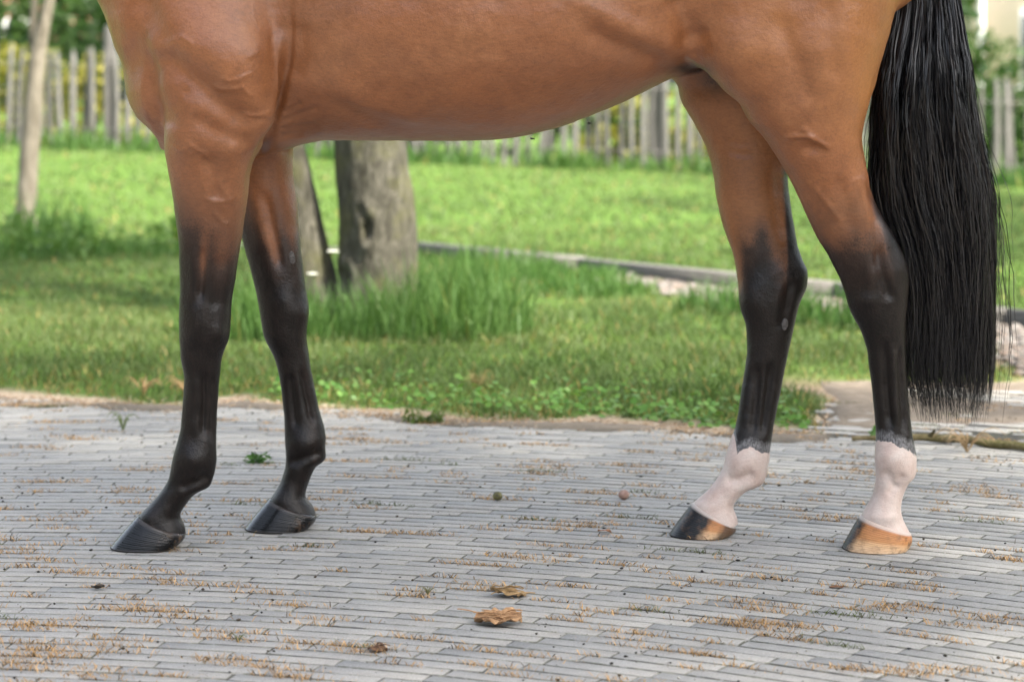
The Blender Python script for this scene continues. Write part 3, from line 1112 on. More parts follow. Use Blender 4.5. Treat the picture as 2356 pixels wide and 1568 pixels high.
# --- near fore
blob(452, 735, 24, 50, 5)
blob(500, 768, 18, 22, 4)
blob(446, 806, 22, 18, -2.5)
crease([(468, 560), (466, 610), (462, 670), (458, 700)], 6, -6)
crease([(448, 560), (446, 640), (444, 700)], 8, 3)
crease([(505, 580), (500, 660), (492, 720)], 10, -4)
crease([(468, 845), (471, 920), (468, 1015)], 6, -7)
crease([(487, 850), (487, 930), (484, 1020)], 4.5, -4)
crease([(448, 850), (448, 930), (442, 1010)], 9, 2.5)
blob(446, 1056, 30, 28, 5)
crease([(410, 1128), (436, 1114), (460, 1104), (486, 1086)], 9, -6)
blob(447, 1098, 7, 7, 3)
# --- far fore
crease([(604, 430), (622, 500), (640, 580), (650, 640)], 8, -5, True)
blob(655, 690, 24, 30, 4, 0, True)
blob(690, 720, 18, 20, 3, 0, True)
crease([(666, 850), (673, 930), (680, 995)], 6.5, -6, True)
crease([(692, 840), (707, 920), (721, 985)], 5.5, -6, True)
blob(702, 1018, 30, 24, 5, 0, True)
crease([(660, 1064), (692, 1056), (720, 1046), (744, 1034)], 8, -6, True)
for yy in (332, 340, 350):
    crease([(600, yy + 6), (635, yy), (668, yy - 2)], 3.5, -3, True)
# --- far hind
crease([(1788, 360), (1796, 450), (1804, 560)], 10, -3, True)
blob(1735, 690, 30, 40, 4, 0, True)
crease([(1820, 640), (1810, 700), (1796, 760)], 8, -5, True)
crease([(1744, 830), (1738, 930), (1732, 1010)], 7, -6, True)
crease([(1776, 820), (1763, 930), (1752, 1010)], 5.5, -6, True)
blob(1712, 1060, 32, 26, 5, 0, True)
crease([(1664, 1100), (1700, 1104), (1740, 1086)], 8, -5, True)
crease([(1650, 340), (1690, 352), (1740, 360)], 5, -2.5, True)
crease([(1640, 320), (1690, 330), (1730, 330)], 5, -2, True)
blob(1690, 250, 40, 50, 4, 0, True)
# --- loose skin and uneven muscle everywhere
pv = hv.copy()
disp += 0.0022 * vnoise(pv, 9.0, 3) * sstep(.75, 1.0, hv[:, 2]) + 0.0008 * vnoise(pv, 33.0, 5) + 0.0011 * vnoise(pv * [1, 1, 1.6], 19.0, 6) * sstep(.7, .95, hv[:, 2]) + .0004 * vnoise(pv, 75.0, 7)
hv = hv + hn * disp[:, None]
hv = lap(hv, he, 1, 0.3)

# --- coat colour fields: black points, white socks, side light painted warm on the rump
X_, Y_ = hpx, hpy
wob = 16 * vnoise(hv, 18.0, 9) + 8 * vnoise(hv, 60.0, 11)
blk = np.zeros(len(hv))
t = np.clip((X_ - 405) / 160, 0, 1)
b_nf = sstep(365 + 70 * t, 660 + 70 * t, Y_ + wob) - 0.5 * np.exp(-((X_ - 466 + (Y_ - 600) * .06) / 12) ** 2 - ((Y_ - 610) / 60) ** 2) \
    - .22 * np.exp(-((X_ - 505) / 22) ** 2 - ((Y_ - 620) / 80) ** 2)
b_ff = sstep(370, 680, Y_ + wob - (X_ - 640) * .4) - 0.6 * np.exp(-((X_ - 612 - (Y_ - 500) * .22) / 17) ** 2) * sstep(690, 560, Y_) \
    - .15 * np.exp(-((X_ - 690 - (Y_ - 700) * .1) / 14) ** 2)
back = sstep(-10, 25, X_ - np.interp(Y_, [330, 420, 491, 525, 620], [2010, 1998, 2012, 2024, 2040]))
b_nh = np.maximum(sstep(400, 740, Y_ + 2.2 * wob), back * sstep(380, 470, Y_))
backf = sstep(-4, 14, X_ - np.interp(Y_, [380, 530, 600, 700], [1800, 1806, 1808, 1800]))
frontf = sstep(30, 0, X_ - np.interp(Y_, [400, 600, 720], [1650, 1692, 1702]))
b_fh = np.maximum(sstep(440, 740, Y_ + 2 * wob - (X_ - 1750) * .5), backf * sstep(330, 420, Y_)) * (1 - .75 * frontf * sstep(740, 640, Y_))
b_fh = b_fh + .35 * np.exp(-((X_ - 1755) / 22) ** 2) * sstep(470, 540, Y_)
b_fh = np.maximum(b_fh, .5 * np.exp(-((X_ - 1650) / 60) ** 2 - ((Y_ - 180) / 45) ** 2))
low = Y_ > 322
blk = np.where(front & near, b_nf * sstep(330, 400, Y_), blk)
blk = np.where(front & ~near, b_ff * sstep(330, 400, Y_), blk)
blk = np.where(~front & near & (X_ > 1700), b_nh, blk)
blk = np.where(~front & ~near & (X_ > 1540) & (Y_ > 150), b_fh, blk)
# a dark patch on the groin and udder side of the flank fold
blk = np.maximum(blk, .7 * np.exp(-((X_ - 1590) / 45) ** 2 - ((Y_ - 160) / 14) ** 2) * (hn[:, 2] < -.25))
blk = np.clip(blk, 0, 1)
wh = np.full(len(hv), -2.0)
bn = np.interp(X_, [2010, 2030, 2052, 2075, 2095, 2112], [1012, 1014, 1017, 1028, 1036, 1050])
bf = np.interp(X_, [1680, 1690, 1697, 1708, 1724, 1740, 1755, 1775], [985, 1000, 1042, 1036, 1027, 1034, 1040, 1038])
wh = np.where(~front & near, (Y_ - bn) / 20, wh)
wh = np.where(~front & ~near, (Y_ - bf) / 20, wh)
wh = np.clip(wh, -2, 2)
warm = sstep(1840, 2010, X_) * sstep(420, 200, Y_) * near + .5 * np.exp(-((X_ - 1780) / 90) ** 2 - ((Y_ - 60) / 90) ** 2) + 0.35 * (~near) * (X_ > 1500)  # rump term: warm light from the right, painted into the coat
# ---------------------------------------------------------------- coat material
def coat_material():
    m, nt, b = new_mat('horse_coat')
    co = objco(nt)
    fine = noise(nt, 420, 2, .6, objco(nt, (1, 1, .45)))
    mid = noise(nt, 26, 4, .6, co)
    big = noise(nt, 6.5, 3, .5, co)
    brown = ramp(nt, mid, [(.3, (.235, .088, .033)), (.5, (.290, .112, .042)), (.72, (.335, .138, .054))])
    red = ramp(nt, big, [(.35, 0.0), (.65, 1.0)])
    brown = mix(nt, math_n(nt, 'MULTIPLY', red, .55), brown, (.28, .094, .030))
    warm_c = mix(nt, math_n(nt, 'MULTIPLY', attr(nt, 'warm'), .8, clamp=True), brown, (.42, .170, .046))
    sooty = ramp(nt, noise(nt, 3.4, 4, .6, co, .3), [(.42, 0.0), (.7, 1.0)])
    warm_c = mix(nt, math_n(nt, 'MULTIPLY', sooty, .42), warm_c, (.135, .056, .026))
    # sooty flecks and hair grain
    fine2 = noise(nt, 210, 3, .7, objco(nt, (.3, 1, 1), (0, .5, 0)))
    fl = mix(nt, 1.0, ramp(nt, fine, [(.32, .84), (.5, 1.0), (.7, 1.12)]), ramp(nt, fine2, [(.3, .84), (.5, 1.0), (.7, 1.14)]), 'MULTIPLY')
    warm_c = mix(nt, 1.0, warm_c, fl, 'MULTIPLY')
    soot = ramp(nt, noise(nt, 60, 3, .65, co), [(.60, 0.0), (.78, 1.0)])
    warm_c = mix(nt, math_n(nt, 'MULTIPLY', soot, .25), warm_c, (.07, .032, .018))
    k = attr(nt, 'black')
    k2 = math_n(nt, 'ADD', k, math_n(nt, 'MULTIPLY', math_n(nt, 'SUBTRACT', fine, .5), .45))
    kb = ramp(nt, k2, [(.0, 0.0), (.58, 1.0)])
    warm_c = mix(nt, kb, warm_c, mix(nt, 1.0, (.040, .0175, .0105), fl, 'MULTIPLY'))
    k3 = ramp(nt, k2, [(.38, 0.0), (.92, 1.0)])
    blackc = ramp(nt, mid, [(.3, (.0045, .0028, .0024)), (.7, (.009, .0054, .0044))])
    streak = ramp(nt, noise(nt, 240, 3, .7, objco(nt, (1, 1, .12))), [(.3, .45), (.5, 1.0), (.7, 1.9)])
    blackc = mix(nt, 1.0, blackc, streak, 'MULTIPLY')
    c = mix(nt, k3, warm_c, blackc)
    w = math_n(nt, 'ADD', attr(nt, 'white'), math_n(nt, 'MULTIPLY', math_n(nt, 'SUBTRACT', noise(nt, 95, 3, .6, objco(nt, (1, 1, .5))), .5), 1.3))
    grey = ramp(nt, noise(nt, 330, 2, .6, objco(nt, (1, 1, .3))), [(.35, (.055, .053, .055)), (.6, (.17, .165, .17))])
    c = mix(nt, ramp(nt, math_n(nt, 'MULTIPLY_ADD', w, .25, .5), [(.16, 0.0), (.31, 1.0)]), c, grey)
    pink = ramp(nt, noise(nt, 22, 4, .6, co), [(.3, (.52, .385, .335)), (.5, (.59, .475, .425)), (.75, (.62, .545, .50))])
    pink = mix(nt, math_n(nt, 'MULTIPLY', ramp(nt, noise(nt, 14, 5, .65, co), [(.52, 0.0), (.75, 1.0)]), .35), pink, (.40, .29, .25))
    pink = mix(nt, .3, pink, mix(nt, 1.0, pink, fl, 'MULTIPLY'))
    c = mix(nt, ramp(nt, math_n(nt, 'MULTIPLY_ADD', w, .25, .5), [(.50, 0.0), (.53, 1.0)]), c, pink)
    L(nt, c, b.inputs['Base Color'])
    b.inputs['Roughness'].default_value = .46
    rr = ramp(nt, mid, [(.3, .31), (.7, .42)])
    L(nt, rr, b.inputs['Roughness'])
    L(nt, ramp(nt, k3, [(0.0, .6), (.8, .34)]), b.inputs['Specular IOR Level'])
    L(nt, ramp(nt, k3, [(0.0, .02), (.8, .0)]), b.inputs['Sheen Weight'])
    b.inputs['Sheen Roughness'].default_value = .45
    b.inputs['Sheen Tint'].default_value = (1, .93, .88, 1)
    n0 = bump(nt, noise(nt, 42, 7, .72, co), .32, .006)
    n1 = bump(nt, noise(nt, 240, 3, .7, objco(nt, (.6, 1, .5))), .35, .003, n0)
    L(nt, n1, b.inputs['Normal'])
    return m


def hoof_material(kind):
    """kind: dark, half (dark toe, amber wall), amber"""
    m, nt, b = new_mat('hoof_' + kind)
    co = objco(nt)
    t_up = attr(nt, 'up')
    ring = nt.nodes.new('ShaderNodeTexWave')
    ring.wave_type = 'BANDS'
    ring.bands_direction = 'X'
    cx = nt.nodes.new('ShaderNodeCombineXYZ')
    L(nt, t_up, cx.inputs[0])
    L(nt, math_n(nt, 'MULTIPLY', attr(nt, 'around'), .6), cx.inputs[1])
    L(nt, cx.outputs[0], ring.inputs['Vector'])
    ring.inputs['Scale'].default_value = 4.5
    ring.inputs['Distortion'].default_value = 2.2
    ring.inputs['Detail'].default_value = 3.0
    ring.inputs['Detail Scale'].default_value = 2.0
    grime = ramp(nt, noise(nt, 55, 5, .65, co), [(.48, 0.0), (.66, 1.0)])
    dark = ramp(nt, noise(nt, 40, 4, .6, co), [(.3, (.003, .0032, .004)), (.7, (.009, .0095, .011))])
    back = ramp(nt, attr(nt, 'heel'), [(.55, 0.0), (.85, 1.0)])
    if kind == 'dark':
        c = mix(nt, math_n(nt, 'MULTIPLY', grime, back), dark, (.10, .06, .035))
        low = ramp(nt, t_up, [(.02, 1.0), (.12, 0.0)])
        c = mix(nt, math_n(nt, 'MULTIPLY', low, .5), c, (.06, .055, .05))
        top = ramp(nt, t_up, [(.90, 0.0), (.97, 1.0)])
        c = mix(nt, math_n(nt, 'MULTIPLY', top, .22), c, (.14, .12, .11))
    else:
        amber = ramp(nt, t_up, [(.05, (.66, .46, .29)), (.36, (.62, .38, .20)), (.5, (.48, .22, .08)), (.92, (.44, .18, .065))])
        streak = ramp(nt, noise(nt, 60, 4, .6, objco(nt, (1, 1, 8), (0, .9, 0))), [(.4, 0.0), (.7, 1.0)])
        amber = mix(nt, math_n(nt, 'MULTIPLY', streak, .35), amber, (.22, .09, .03))
        toe = attr(nt, 'toe')
        nz = math_n(nt, 'MULTIPLY', math_n(nt, 'SUBTRACT', noise(nt, 40, 4, .6, co), .5), .22)
        if kind == 'half':
            f = ramp(nt, math_n(nt, 'ADD', toe, nz), [(.50, 0.0), (.64, 1.0)])
        else:
            f = ramp(nt, math_n(nt, 'ADD', toe, nz), [(.88, 0.0), (.97, 1.0)])
        c = mix(nt, f, amber, dark)
        hb = ramp(nt, math_n(nt, 'ADD', attr(nt, 'heel'), nz), [(.54, 0.0), (.70, 1.0)]) if kind == 'half' else math_n(nt, 'MULTIPLY', grime, back)
        c = mix(nt, math_n(nt, 'MULTIPLY', hb, .85), c, (.045, .032, .022))
        c = mix(nt, math_n(nt, 'MULTIPLY', grime, .42), c, (.13, .07, .035))
        top = ramp(nt, t_up, [(.90, 0.0), (.98, 1.0)])
        c = mix(nt, math_n(nt, 'MULTIPLY', top, .8), c, (.55, .48, .44))
    L(nt, c, b.inputs['Base Color'])
    b.inputs['Roughness'].default_value = .3 if kind == 'dark' else .42
    if kind == 'dark':
        L(nt, ramp(nt, math_n(nt, 'MAXIMUM', math_n(nt, 'MULTIPLY', grime, back), math_n(nt, 'MULTIPLY', noise(nt, 90, 3, .6, co), .5)), [(.2, .16), (.8, .6)]), b.inputs['Roughness'])
    b.inputs['Specular IOR Level'].default_value = .36
    n1 = bump(nt, ring.outputs['Fac'], .3, .001)
    n2 = bump(nt, noise(nt, 180, 4, .6, co), .25, .001, n1)
    L(nt, n2, b.inputs['Normal'])
    return m


horse = empty('horse', (0, BODY_Y, 0))
tag(horse, 'brown horse with black lower legs and two white hind socks standing on brick paving', 'horse')
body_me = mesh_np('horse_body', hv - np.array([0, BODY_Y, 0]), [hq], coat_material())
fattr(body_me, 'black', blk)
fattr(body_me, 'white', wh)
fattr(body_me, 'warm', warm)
link('body', body_me, horse)


def hoof(toe, cor_f, cor_h, heel_b, heel_back, d, half_w, mat, label, lift=0.0):
    """toe: ground point of the toe, cor_f / cor_h: coronet at front and heel, heel_b: ground point of the heel"""
    T, CF, CHh, HB, BK = (P(*q, d) for q in (toe, cor_f, cor_h, heel_b, heel_back))
    yc = d - CAMD
    n, rows = 72, 22
    th = np.linspace(0, 2 * np.pi, n, endpoint=False)       # 0 = toe (towards -x)
    ct, st = np.cos(th), np.sin(th)
    def ring_(x_toe, x_heel, w):
        c = x_toe + (x_heel - x_toe) * .53
        ax = np.where(ct > 0, c - x_toe, x_heel - c)
        ex = np.sign(ct) * np.abs(ct) ** np.where(ct > 0, .92, .72)
        ey = np.sign(st) * np.abs(st) ** .84
        return c - ax * ex, ey * w
    bx, by = ring_(T[0], HB[0], half_w)
    tx, ty = ring_(CF[0], CHh[0] + .004, half_w * .80)
    tz = CF[2] + (CHh[2] - CF[2]) * ((tx - CF[0]) / (CHh[0] - CF[0])) ** .9
    v, up, ar, hl, to = [], [], [], [], []
    for r in range(rows):
        t_ = r / (rows - 1)
        bulge = .0022 * math.sin(math.pi * t_)
        lx = bx + (tx - bx) * t_ + bulge * np.where(ct < 0, 2.6, -.6) * np.abs(ct)
        ly = (by + (ty - by) * t_) * (1 + .03 * math.sin(math.pi * t_))
        lz = 0.001 + (tz - 0.001) * t_
        ring_amp = .00012 * math.sin(t_ * 60) + .00018 * math.sin(t_ * 37 + 1)
        v.append(np.stack([lx - ct * ring_amp, yc + ly + st * ring_amp, lz + lift], 1))
        up.append(np.full(n, t_)); ar.append(st); hl.append(.5 - .5 * ct); to.append(.5 + .5 * ct)
    # rounded rim into the pastern, and the sole
    top = v[-1].copy()
    ctr = top.mean(0)
    v.append(ctr + (top - ctr) * .93 + [0, 0, .003])
    v.append(ctr + (top - ctr) * .6 + [0, 0, .002])
    for _ in range(2):
        up.append(np.ones(n)); ar.append(st); hl.append(.5 - .5 * ct); to.append(.5 + .5 * ct)
    v = np.concatenate(v)
    nr = rows + 2
    a = np.arange(n)
    q = [np.stack([r * n + a, r * n + (a + 1) % n, (r + 1) * n + (a + 1) % n, (r + 1) * n + a], 1)[:, ::-1] for r in range(nr - 1)]
    v = np.concatenate([v, [v[:n].mean(0)], [v[-n:].mean(0)]])
    nb = nr * n
    tri = [np.stack([a, (a + 1) % n, np.full(n, nb)], 1), np.stack([(nr - 1) * n + (a + 1) % n, (nr - 1) * n + a, np.full(n, nb + 1)], 1)]
    v[:, 1] -= BODY_Y
    # toe-ness for the pigment stripe follows the slanted horn, measured along x at each height
    me = mesh_np('hoof', v, [np.concatenate(q)] + tri, mat)
    z = np.concatenate([np.concatenate(up), [0, 1]])
    fattr(me, 'up', z)
    fattr(me, 'around', np.concatenate([np.concatenate(ar), [0, 0]]))
    fattr(me, 'heel', np.concatenate([np.concatenate(hl), [.5, .5]]))
    fattr(me, 'toe', np.concatenate([np.concatenate(to), [.5, .5]]))
    o = link('hoof', me, horse)
    o['label'] = label
    return o


m_hd, m_hh, m_ha = hoof_material('dark'), hoof_material('half'), hoof_material('amber')
hoof((255, 1256), (317, 1185), (422, 1226), (404, 1262), (429, 1230), 5.06, .068, m_hd, 'shiny black front hoof nearest the camera')
hoof((563.5, 1219), (619, 1147), (724, 1184), (708, 1224), (730, 1192), 5.265, .066, m_hd, 'shiny black front hoof on the far side')
hoof((1540, 1229), (1593, 1157), (1688, 1208), (1678, 1236), (1698, 1205), 5.19, .062, m_hh, 'half black half amber hind hoof on the far side')
hoof((1938, 1264), (1979, 1187), (2090, 1224), (2086, 1262), (2097, 1240), 5.04, .065, m_ha, 'pale amber hind hoof nearest the camera')

# --- chestnuts: grey horny ovals on the inside of the far legs
def callus(vx, vy, w, h, ang, yface):
    m, nt, b = new_mat('callus_horn')
    L(nt, ramp(nt, noise(nt, 160, 5, .7, objco(nt)), [(.3, (.025, .022, .02)), (.55, (.11, .10, .095)), (.8, (.20, .185, .175))]), b.inputs['Base Color'])
    b.inputs['Roughness'].default_value = .7
    L(nt, bump(nt, noise(nt, 200, 4, .7, objco(nt)), .8, .002), b.inputs['Normal'])
    c = P(vx, vy, CAMD + yface)
    s = (CAMD + yface) / FPX
    nr, n = 7, 24
    v = []
    for r in range(nr):
        u = r / (nr - 1)
        for k in range(n):
            a = 2 * math.pi * k / n
            rr_ = math.cos(u * math.pi / 2) ** .6
            px, pz = w * s * math.cos(a) * rr_, h * s * math.sin(a) * rr_
            ca, sa = math.cos(ang), math.sin(ang)
            v.append((c[0] + px * ca - pz * sa, yface - .006 * math.sin(u * math.pi / 2) - BODY_Y, c[2] + px * sa + pz * ca))
    v = np.array(v)
    v += .0013 * np.stack([vnoise(v, 200, 1), vnoise(v, 200, 2), vnoise(v, 200, 3)], 1)
    a = np.arange(n)
    q = np.concatenate([np.stack([r * n + a, r * n + (a + 1) % n, (r + 1) * n + (a + 1) % n, (r + 1) * n + a], 1) for r in range(nr - 1)])
    o = link('leg_callus', mesh_np('leg_callus', v, [q], m), horse)
    return o


def face_y(vx, vy, lo, hi):
    m = (np.abs(hpx - vx) < 5) & (np.abs(hpy - vy) < 5) & (hv[:, 1] > lo) & (hv[:, 1] < hi) & (hn[:, 1] < 0)
    return hv[m, 1].mean() if m.any() else (lo + hi) / 2


callus(671, 592, 8, 16, .18, face_y(671, 592, .17, .3) + .001)
callus(1805, 747, 7.5, 15, -.12, face_y(1805, 747, .14, .25) + .001)

# ---------------------------------------------------------------- tail
def make_tail():
    m, nt, b = new_mat('tail_hair')
    L(nt, mix(nt, attr(nt, 'tint'), (.0052, .0056, .0078), (.024, .023, .026)), b.inputs['Base Color'])
    b.inputs['Roughness'].default_value = .3
    b.inputs['Specular IOR Level'].default_value = .6
    Lx = [(2050, -330), (2062, -120), (2059, 0), (2046, 60), (2030, 120), (2016, 190), (2009, 250), (2008, 330), (2010, 420), (2020, 480),
          (2044, 540), (2062, 600), (2072, 680), (2076, 780), (2078, 860), (2096, 940), (2104, 990)]
    Rx = [(2110, -330), (2180, -120), (2208, 0), (2222, 86), (2236, 160), (2245, 244), (2258, 319), (2270, 375), (2282, 450), (2286, 540),
          (2286, 640), (2286, 760), (2284, 860), (2276, 940), (2268, 990)]
    D = 5.16
    n, seg = 12000, 30
    u0 = rng.random(n)
    # locks: strands bunch towards lock centres further down
    lock = np.linspace(-.02, 1.02, 150) + rng.normal(0, .012, 150)
    lk = lock[np.argmin(np.abs(u0[:, None] + rng.normal(0, .03, (n, 1)) - lock[None]), 1)]
    lock_y = rng.normal(0, 1, 150)
    lock_t = rng.random(150)
    li = np.argmin(np.abs(lk[:, None] - lock[None]), 1)
    end = 952 - 420 * rng.random(n) ** 1.25 + 20 * lock_y[li] + rng.normal(0, 8, n)
    short = rng.random(n) < .22
    end = np.where(short, 560 + 360 * rng.random(n), end)
    end -= 26 * np.maximum(0, u0 - .86) / .14
    start = -300 + rng.random(n) * 190
    start = np.where(rng.random(n) < .15, rng.random(n) * 420, start)
    v0 = rng.normal(0, .5, n).clip(-1, 1)
    ph1, ph2 = rng.random(n) * 6.28, rng.random(n) * 6.28
    fly = rng.random(n) < .05
    drift = rng.normal(0, .03, n) + np.where(fly, rng.normal(0, .05, n), 0)
    ts = np.linspace(0, 1, seg)
    verts = np.zeros((n, seg, 3))
    for s, t_ in enumerate(ts):
        yy = start + (end - start) * t_
        g = sstep(-100, 900, yy)
        u = u0 + (lk - u0) * (.15 + .42 * g) * sstep(-150, 150, yy) + drift * g * 2 + (.0035 * np.sin(yy / (12 + 5 * lock_t[li]) + ph1 * .3 + lk * 90) + .004 * np.sin(yy / (14 + 3 * np.sin(ph1)) + ph2) + .014 * np.sin(yy / 33 + ph1)) * sstep(-100, 200, yy) + .022 * np.sin(yy / 110 + lk * 40)
        l = np.interp(yy, [q[1] for q in Lx], [q[0] for q in Lx])
        r = np.interp(yy, [q[1] for q in Rx], [q[0] for q in Rx])
        u = np.where(fly, u, np.clip(u, -.03 + .05 * v0 * .3, 1.0 + .03 * v0))
        x = l + (r - l) * u
        x = x + np.where(fly, 26 * g * g * (u0 - .45), 0)
        thick = np.interp(yy, [-330, 0, 300, 700, 950], [.028, .045, .055, .05, .03])
        dep = D + thick * np.sqrt(np.clip(1 - (2 * u0 - 1) ** 2, .08, 1)) * (.55 * v0 + .75 * lock_y[li] * sstep(-100, 200, yy)) + .003 * np.sin(yy / 33 + ph2)
        verts[:, s, 0] = (x - HX) * dep / FPX
        verts[:, s, 1] = dep - CAMD - BODY_Y
        verts[:, s, 2] = CAMZ - (yy - HY) * dep / FPX
    wid = (.00042 + .00045 * rng.random(n))[:, None] * np.interp(ts, [0, .1, .75, 1], [.7, 1, 1, .3])[None]
    ang0 = rng.random(n) * 6.28
    allv = np.zeros((n, seg, 2, 3))
    for c, s_ in enumerate((-1, 1)):
        a = ang0[:, None] + ts[None] * 5 * np.sin(ph1)[:, None]          # each hair a thin ribbon that turns
        allv[:, :, c] = verts
        allv[:, :, c, 0] += np.cos(a) * wid * s_
        allv[:, :, c, 1] += np.sin(a) * wid * s_
    idx = np.arange(n * seg * 2).reshape(n, seg, 2)
    q = [np.stack([idx[:, :-1, 0], idx[:, :-1, 1], idx[:, 1:, 1], idx[:, 1:, 0]], -1).reshape(-1, 4)]
    me = mesh_np('horse_tail', allv.reshape(-1, 3), [np.concatenate(q)], m)
    tint = np.repeat(np.clip(rng.random(n) ** 3 * .5 + .6 * lock_t[li] ** 2, 0, 1), seg * 2)
    fattr(me, 'tint', tint)
    o = link('tail', me, horse)
    o['label'] = 'long black wavy tail hanging to the hocks'
    # the dock under the hair
    md, ntd, bd = new_mat('dock_hair')
    bd.inputs['Base Color'].default_value = (.008, .008, .009, 1)
    bd.inputs['Roughness'].default_value = .6
    yy = np.linspace(-330, 330, 22)
    k = 16
    vv = []
    for y_ in yy:
        l = np.interp(y_, [q_[1] for q_ in Lx], [q_[0] for q_ in Lx]); r = np.interp(y_, [q_[1] for q_ in Rx], [q_[0] for q_ in Rx])
        f = np.interp(y_, [-330, 0, 330], [.34, .36, .06])
        for j in range(k):
            a = 2 * math.pi * j / k
            x = (l + r) / 2 + (r - l) * f * math.cos(a)
            dep = D + .03 * np.interp(y_, [-330, 0, 330], [1, 1, .25]) * math.sin(a)
            vv.append(((x - HX) * dep / FPX, dep - CAMD - BODY_Y, CAMZ - (y_ - HY) * dep / FPX))
    a = np.arange(k)
    q = np.concatenate([np.stack([i * k + a, i * k + (a + 1) % k, (i + 1) * k + (a + 1) % k, (i + 1) * k + a], 1) for i in range(len(yy) - 1)])
    link('dock', mesh_np('dock', np.array(vv), [q], md), o)


make_tail()

# ================================================================ trees, fence, shrubs, houses
def tube(path, rad, n=20, seed=0, rough=.06, freq=8.0, flute=0.0, close=True):
    """lofted trunk along path points with bark relief"""
    path = np.array(path, float)
    rad = np.array(rad, float)
    m = len(path)
    tan = np.gradient(path, axis=0)
    tan /= np.linalg.norm(tan, axis=1, keepdims=True)
    ref = np.array([0, 1, 0]) if abs(tan[0][1]) < .9 else np.array([1, 0, 0])
    v = []
    for i in range(m):
        u = np.cross(tan[i], ref); u /= np.linalg.norm(u)
        w = np.cross(tan[i], u)
        a = np.linspace(0, 2 * np.pi, n, endpoint=False)
        rr = rad[i] * (1 + flute * np.cos(5 * a + seed) * (.5 + .5 * np.cos(i / m * 3)))
        v.append(path[i] + rr[:, None] * (np.cos(a)[:, None] * u + np.sin(a)[:, None] * w))
    v = np.concatenate(v)
    ctr = np.repeat(path, n, 0)
    d = v - ctr
    nn = vnoise(v * [1, 1, .35], freq, seed) + .5 * vnoise(v * [1, 1, .4], freq * 2.7, seed + 1) + .25 * vnoise(v, freq * 6, seed + 2)
    v = ctr + d * (1 + rough * nn)[:, None]
    a = np.arange(n)
    q = np.concatenate([np.stack([i * n + a, i * n + (a + 1) % n, (i + 1) * n + (a + 1) % n, (i + 1) * n + a], 1) for i in range(m - 1)])
    return v, q


def spline(pts, k):
    pts = np.array(pts, float)
    t = np.linspace(0, len(pts) - 1, k)
    out = np.stack([np.interp(t, np.arange(len(pts)), pts[:, a]) for a in range(pts.shape[1])], 1)
    w = max(3, k // (len(pts) * 2) | 1)
    ker = np.ones(w) / w
    pad = np.pad(out, ((w // 2, w // 2), (0, 0)), mode='edge')
    sm = np.stack([np.convolve(pad[:, a], ker, mode='valid') for a in range(pts.shape[1])], 1)
    sm[0], sm[-1] = out[0], out[-1]
    return sm


def leaves(n, blobs, size, seed, c0, c1, droop=.3, shell=.55):
    """leaf-sized folded diamonds spread over clumps (x,y,z,rx,ry,rz)"""
    r = np.random.default_rng(seed)
    blobs = np.array(blobs, float)
    wgt = blobs[:, 3] * blobs[:, 4] + blobs[:, 5] * blobs[:, 3]
    bi = r.choice(len(blobs), n, p=wgt / wgt.sum())
    d = r.normal(0, 1, (n, 3))
    d /= np.linalg.norm(d, axis=1, keepdims=True)
    rad = (shell + (1.08 - shell) * r.random(n))[:, None]
    p = blobs[bi, :3] + d * rad * blobs[bi, 3:6]
    s = size * (.6 + .8 * r.random(n))[:, None]
    ax = d + r.normal(0, .7, (n, 3)) + np.array([0, 0, -droop])
    ax /= np.linalg.norm(ax, axis=1, keepdims=True)
    sd = np.cross(ax, r.normal(0, 1, (n, 3)))
    sd /= np.linalg.norm(sd, axis=1, keepdims=True)
    up = np.cross(ax, sd)
    v = np.zeros((n, 4, 3))
    v[:, 0] = p
    v[:, 1] = p + ax * s * .5 + sd * s * .33 + up * s * .08
    v[:, 2] = p + ax * s
    v[:, 3] = p + ax * s * .5 - sd * s * .33 + up * s * .08
    idx = np.arange(n * 4).reshape(n, 4)
    tri = np.concatenate([idx[:, [0, 1, 2]], idx[:, [0, 2, 3]]])
    t = np.clip(r.random((n, 1)) * .7 + .5 * (vnoise(p, 1.7, seed)[:, None] * .5 + .5) - .1, 0, 1)
    c = np.array(c0) + (np.array(c1) - np.array(c0)) * t
    return v.reshape(-1, 3), tri, np.repeat(c, 4, 0)


LEAF = leaf_mat('tree_leaf', .42, .5)


def foliage(name, parent, *a, **k):
    v, f, c = leaves(*a, **k)
    me = mesh_np(name, v, [f], LEAF, smooth=False)
    cattr(me, 'col', c)
    return link(name, me, parent)


def bark_mat(name, cols, sc=26, moss=None, bstr=.9):
    m, nt, b = new_mat(name)
    co = objco(nt, (1, 1, .32))
    c = ramp(nt, noise(nt, sc, 7, .68, co, .6), [(.28, cols[0]), (.5, cols[1]), (.72, cols[2])])
    if moss:
        f = ramp(nt, noise(nt, 5, 5, .65, objco(nt)), [(.48, 0.0), (.66, 1.0)])
        c = mix(nt, math_n(nt, 'MULTIPLY', f, .75), c, moss)
    L(nt, c, b.inputs['Base Color'])
    b.inputs['Roughness'].default_value = .9
    b.inputs['Specular IOR Level'].default_value = .2
    L(nt, bump(nt, noise(nt, sc * 1.6, 6, .7, co, .8), bstr, .012), b.inputs['Normal'])
    return m


bark_old = bark_mat('old_bark', [(.024, .022, .016), (.066, .062, .048), (.15, .142, .115)], 38, (.105, .105, .045))
bark_young = bark_mat('young_bark', [(.10, .085, .065), (.185, .162, .13), (.29, .255, .21)], 20, None, .6)

# --- forked tree behind the horse
S = 9.65 / FPX
tx, ty = TREE[0], TREE[1]
gz0 = float(ground_z(np.array([tx]), np.array([ty]))[0])
fork = empty('forked_tree', (tx, ty, gz0))
tag(fork, 'forked grey tree with thick mossy trunk standing behind the belly of the horse', 'tree')


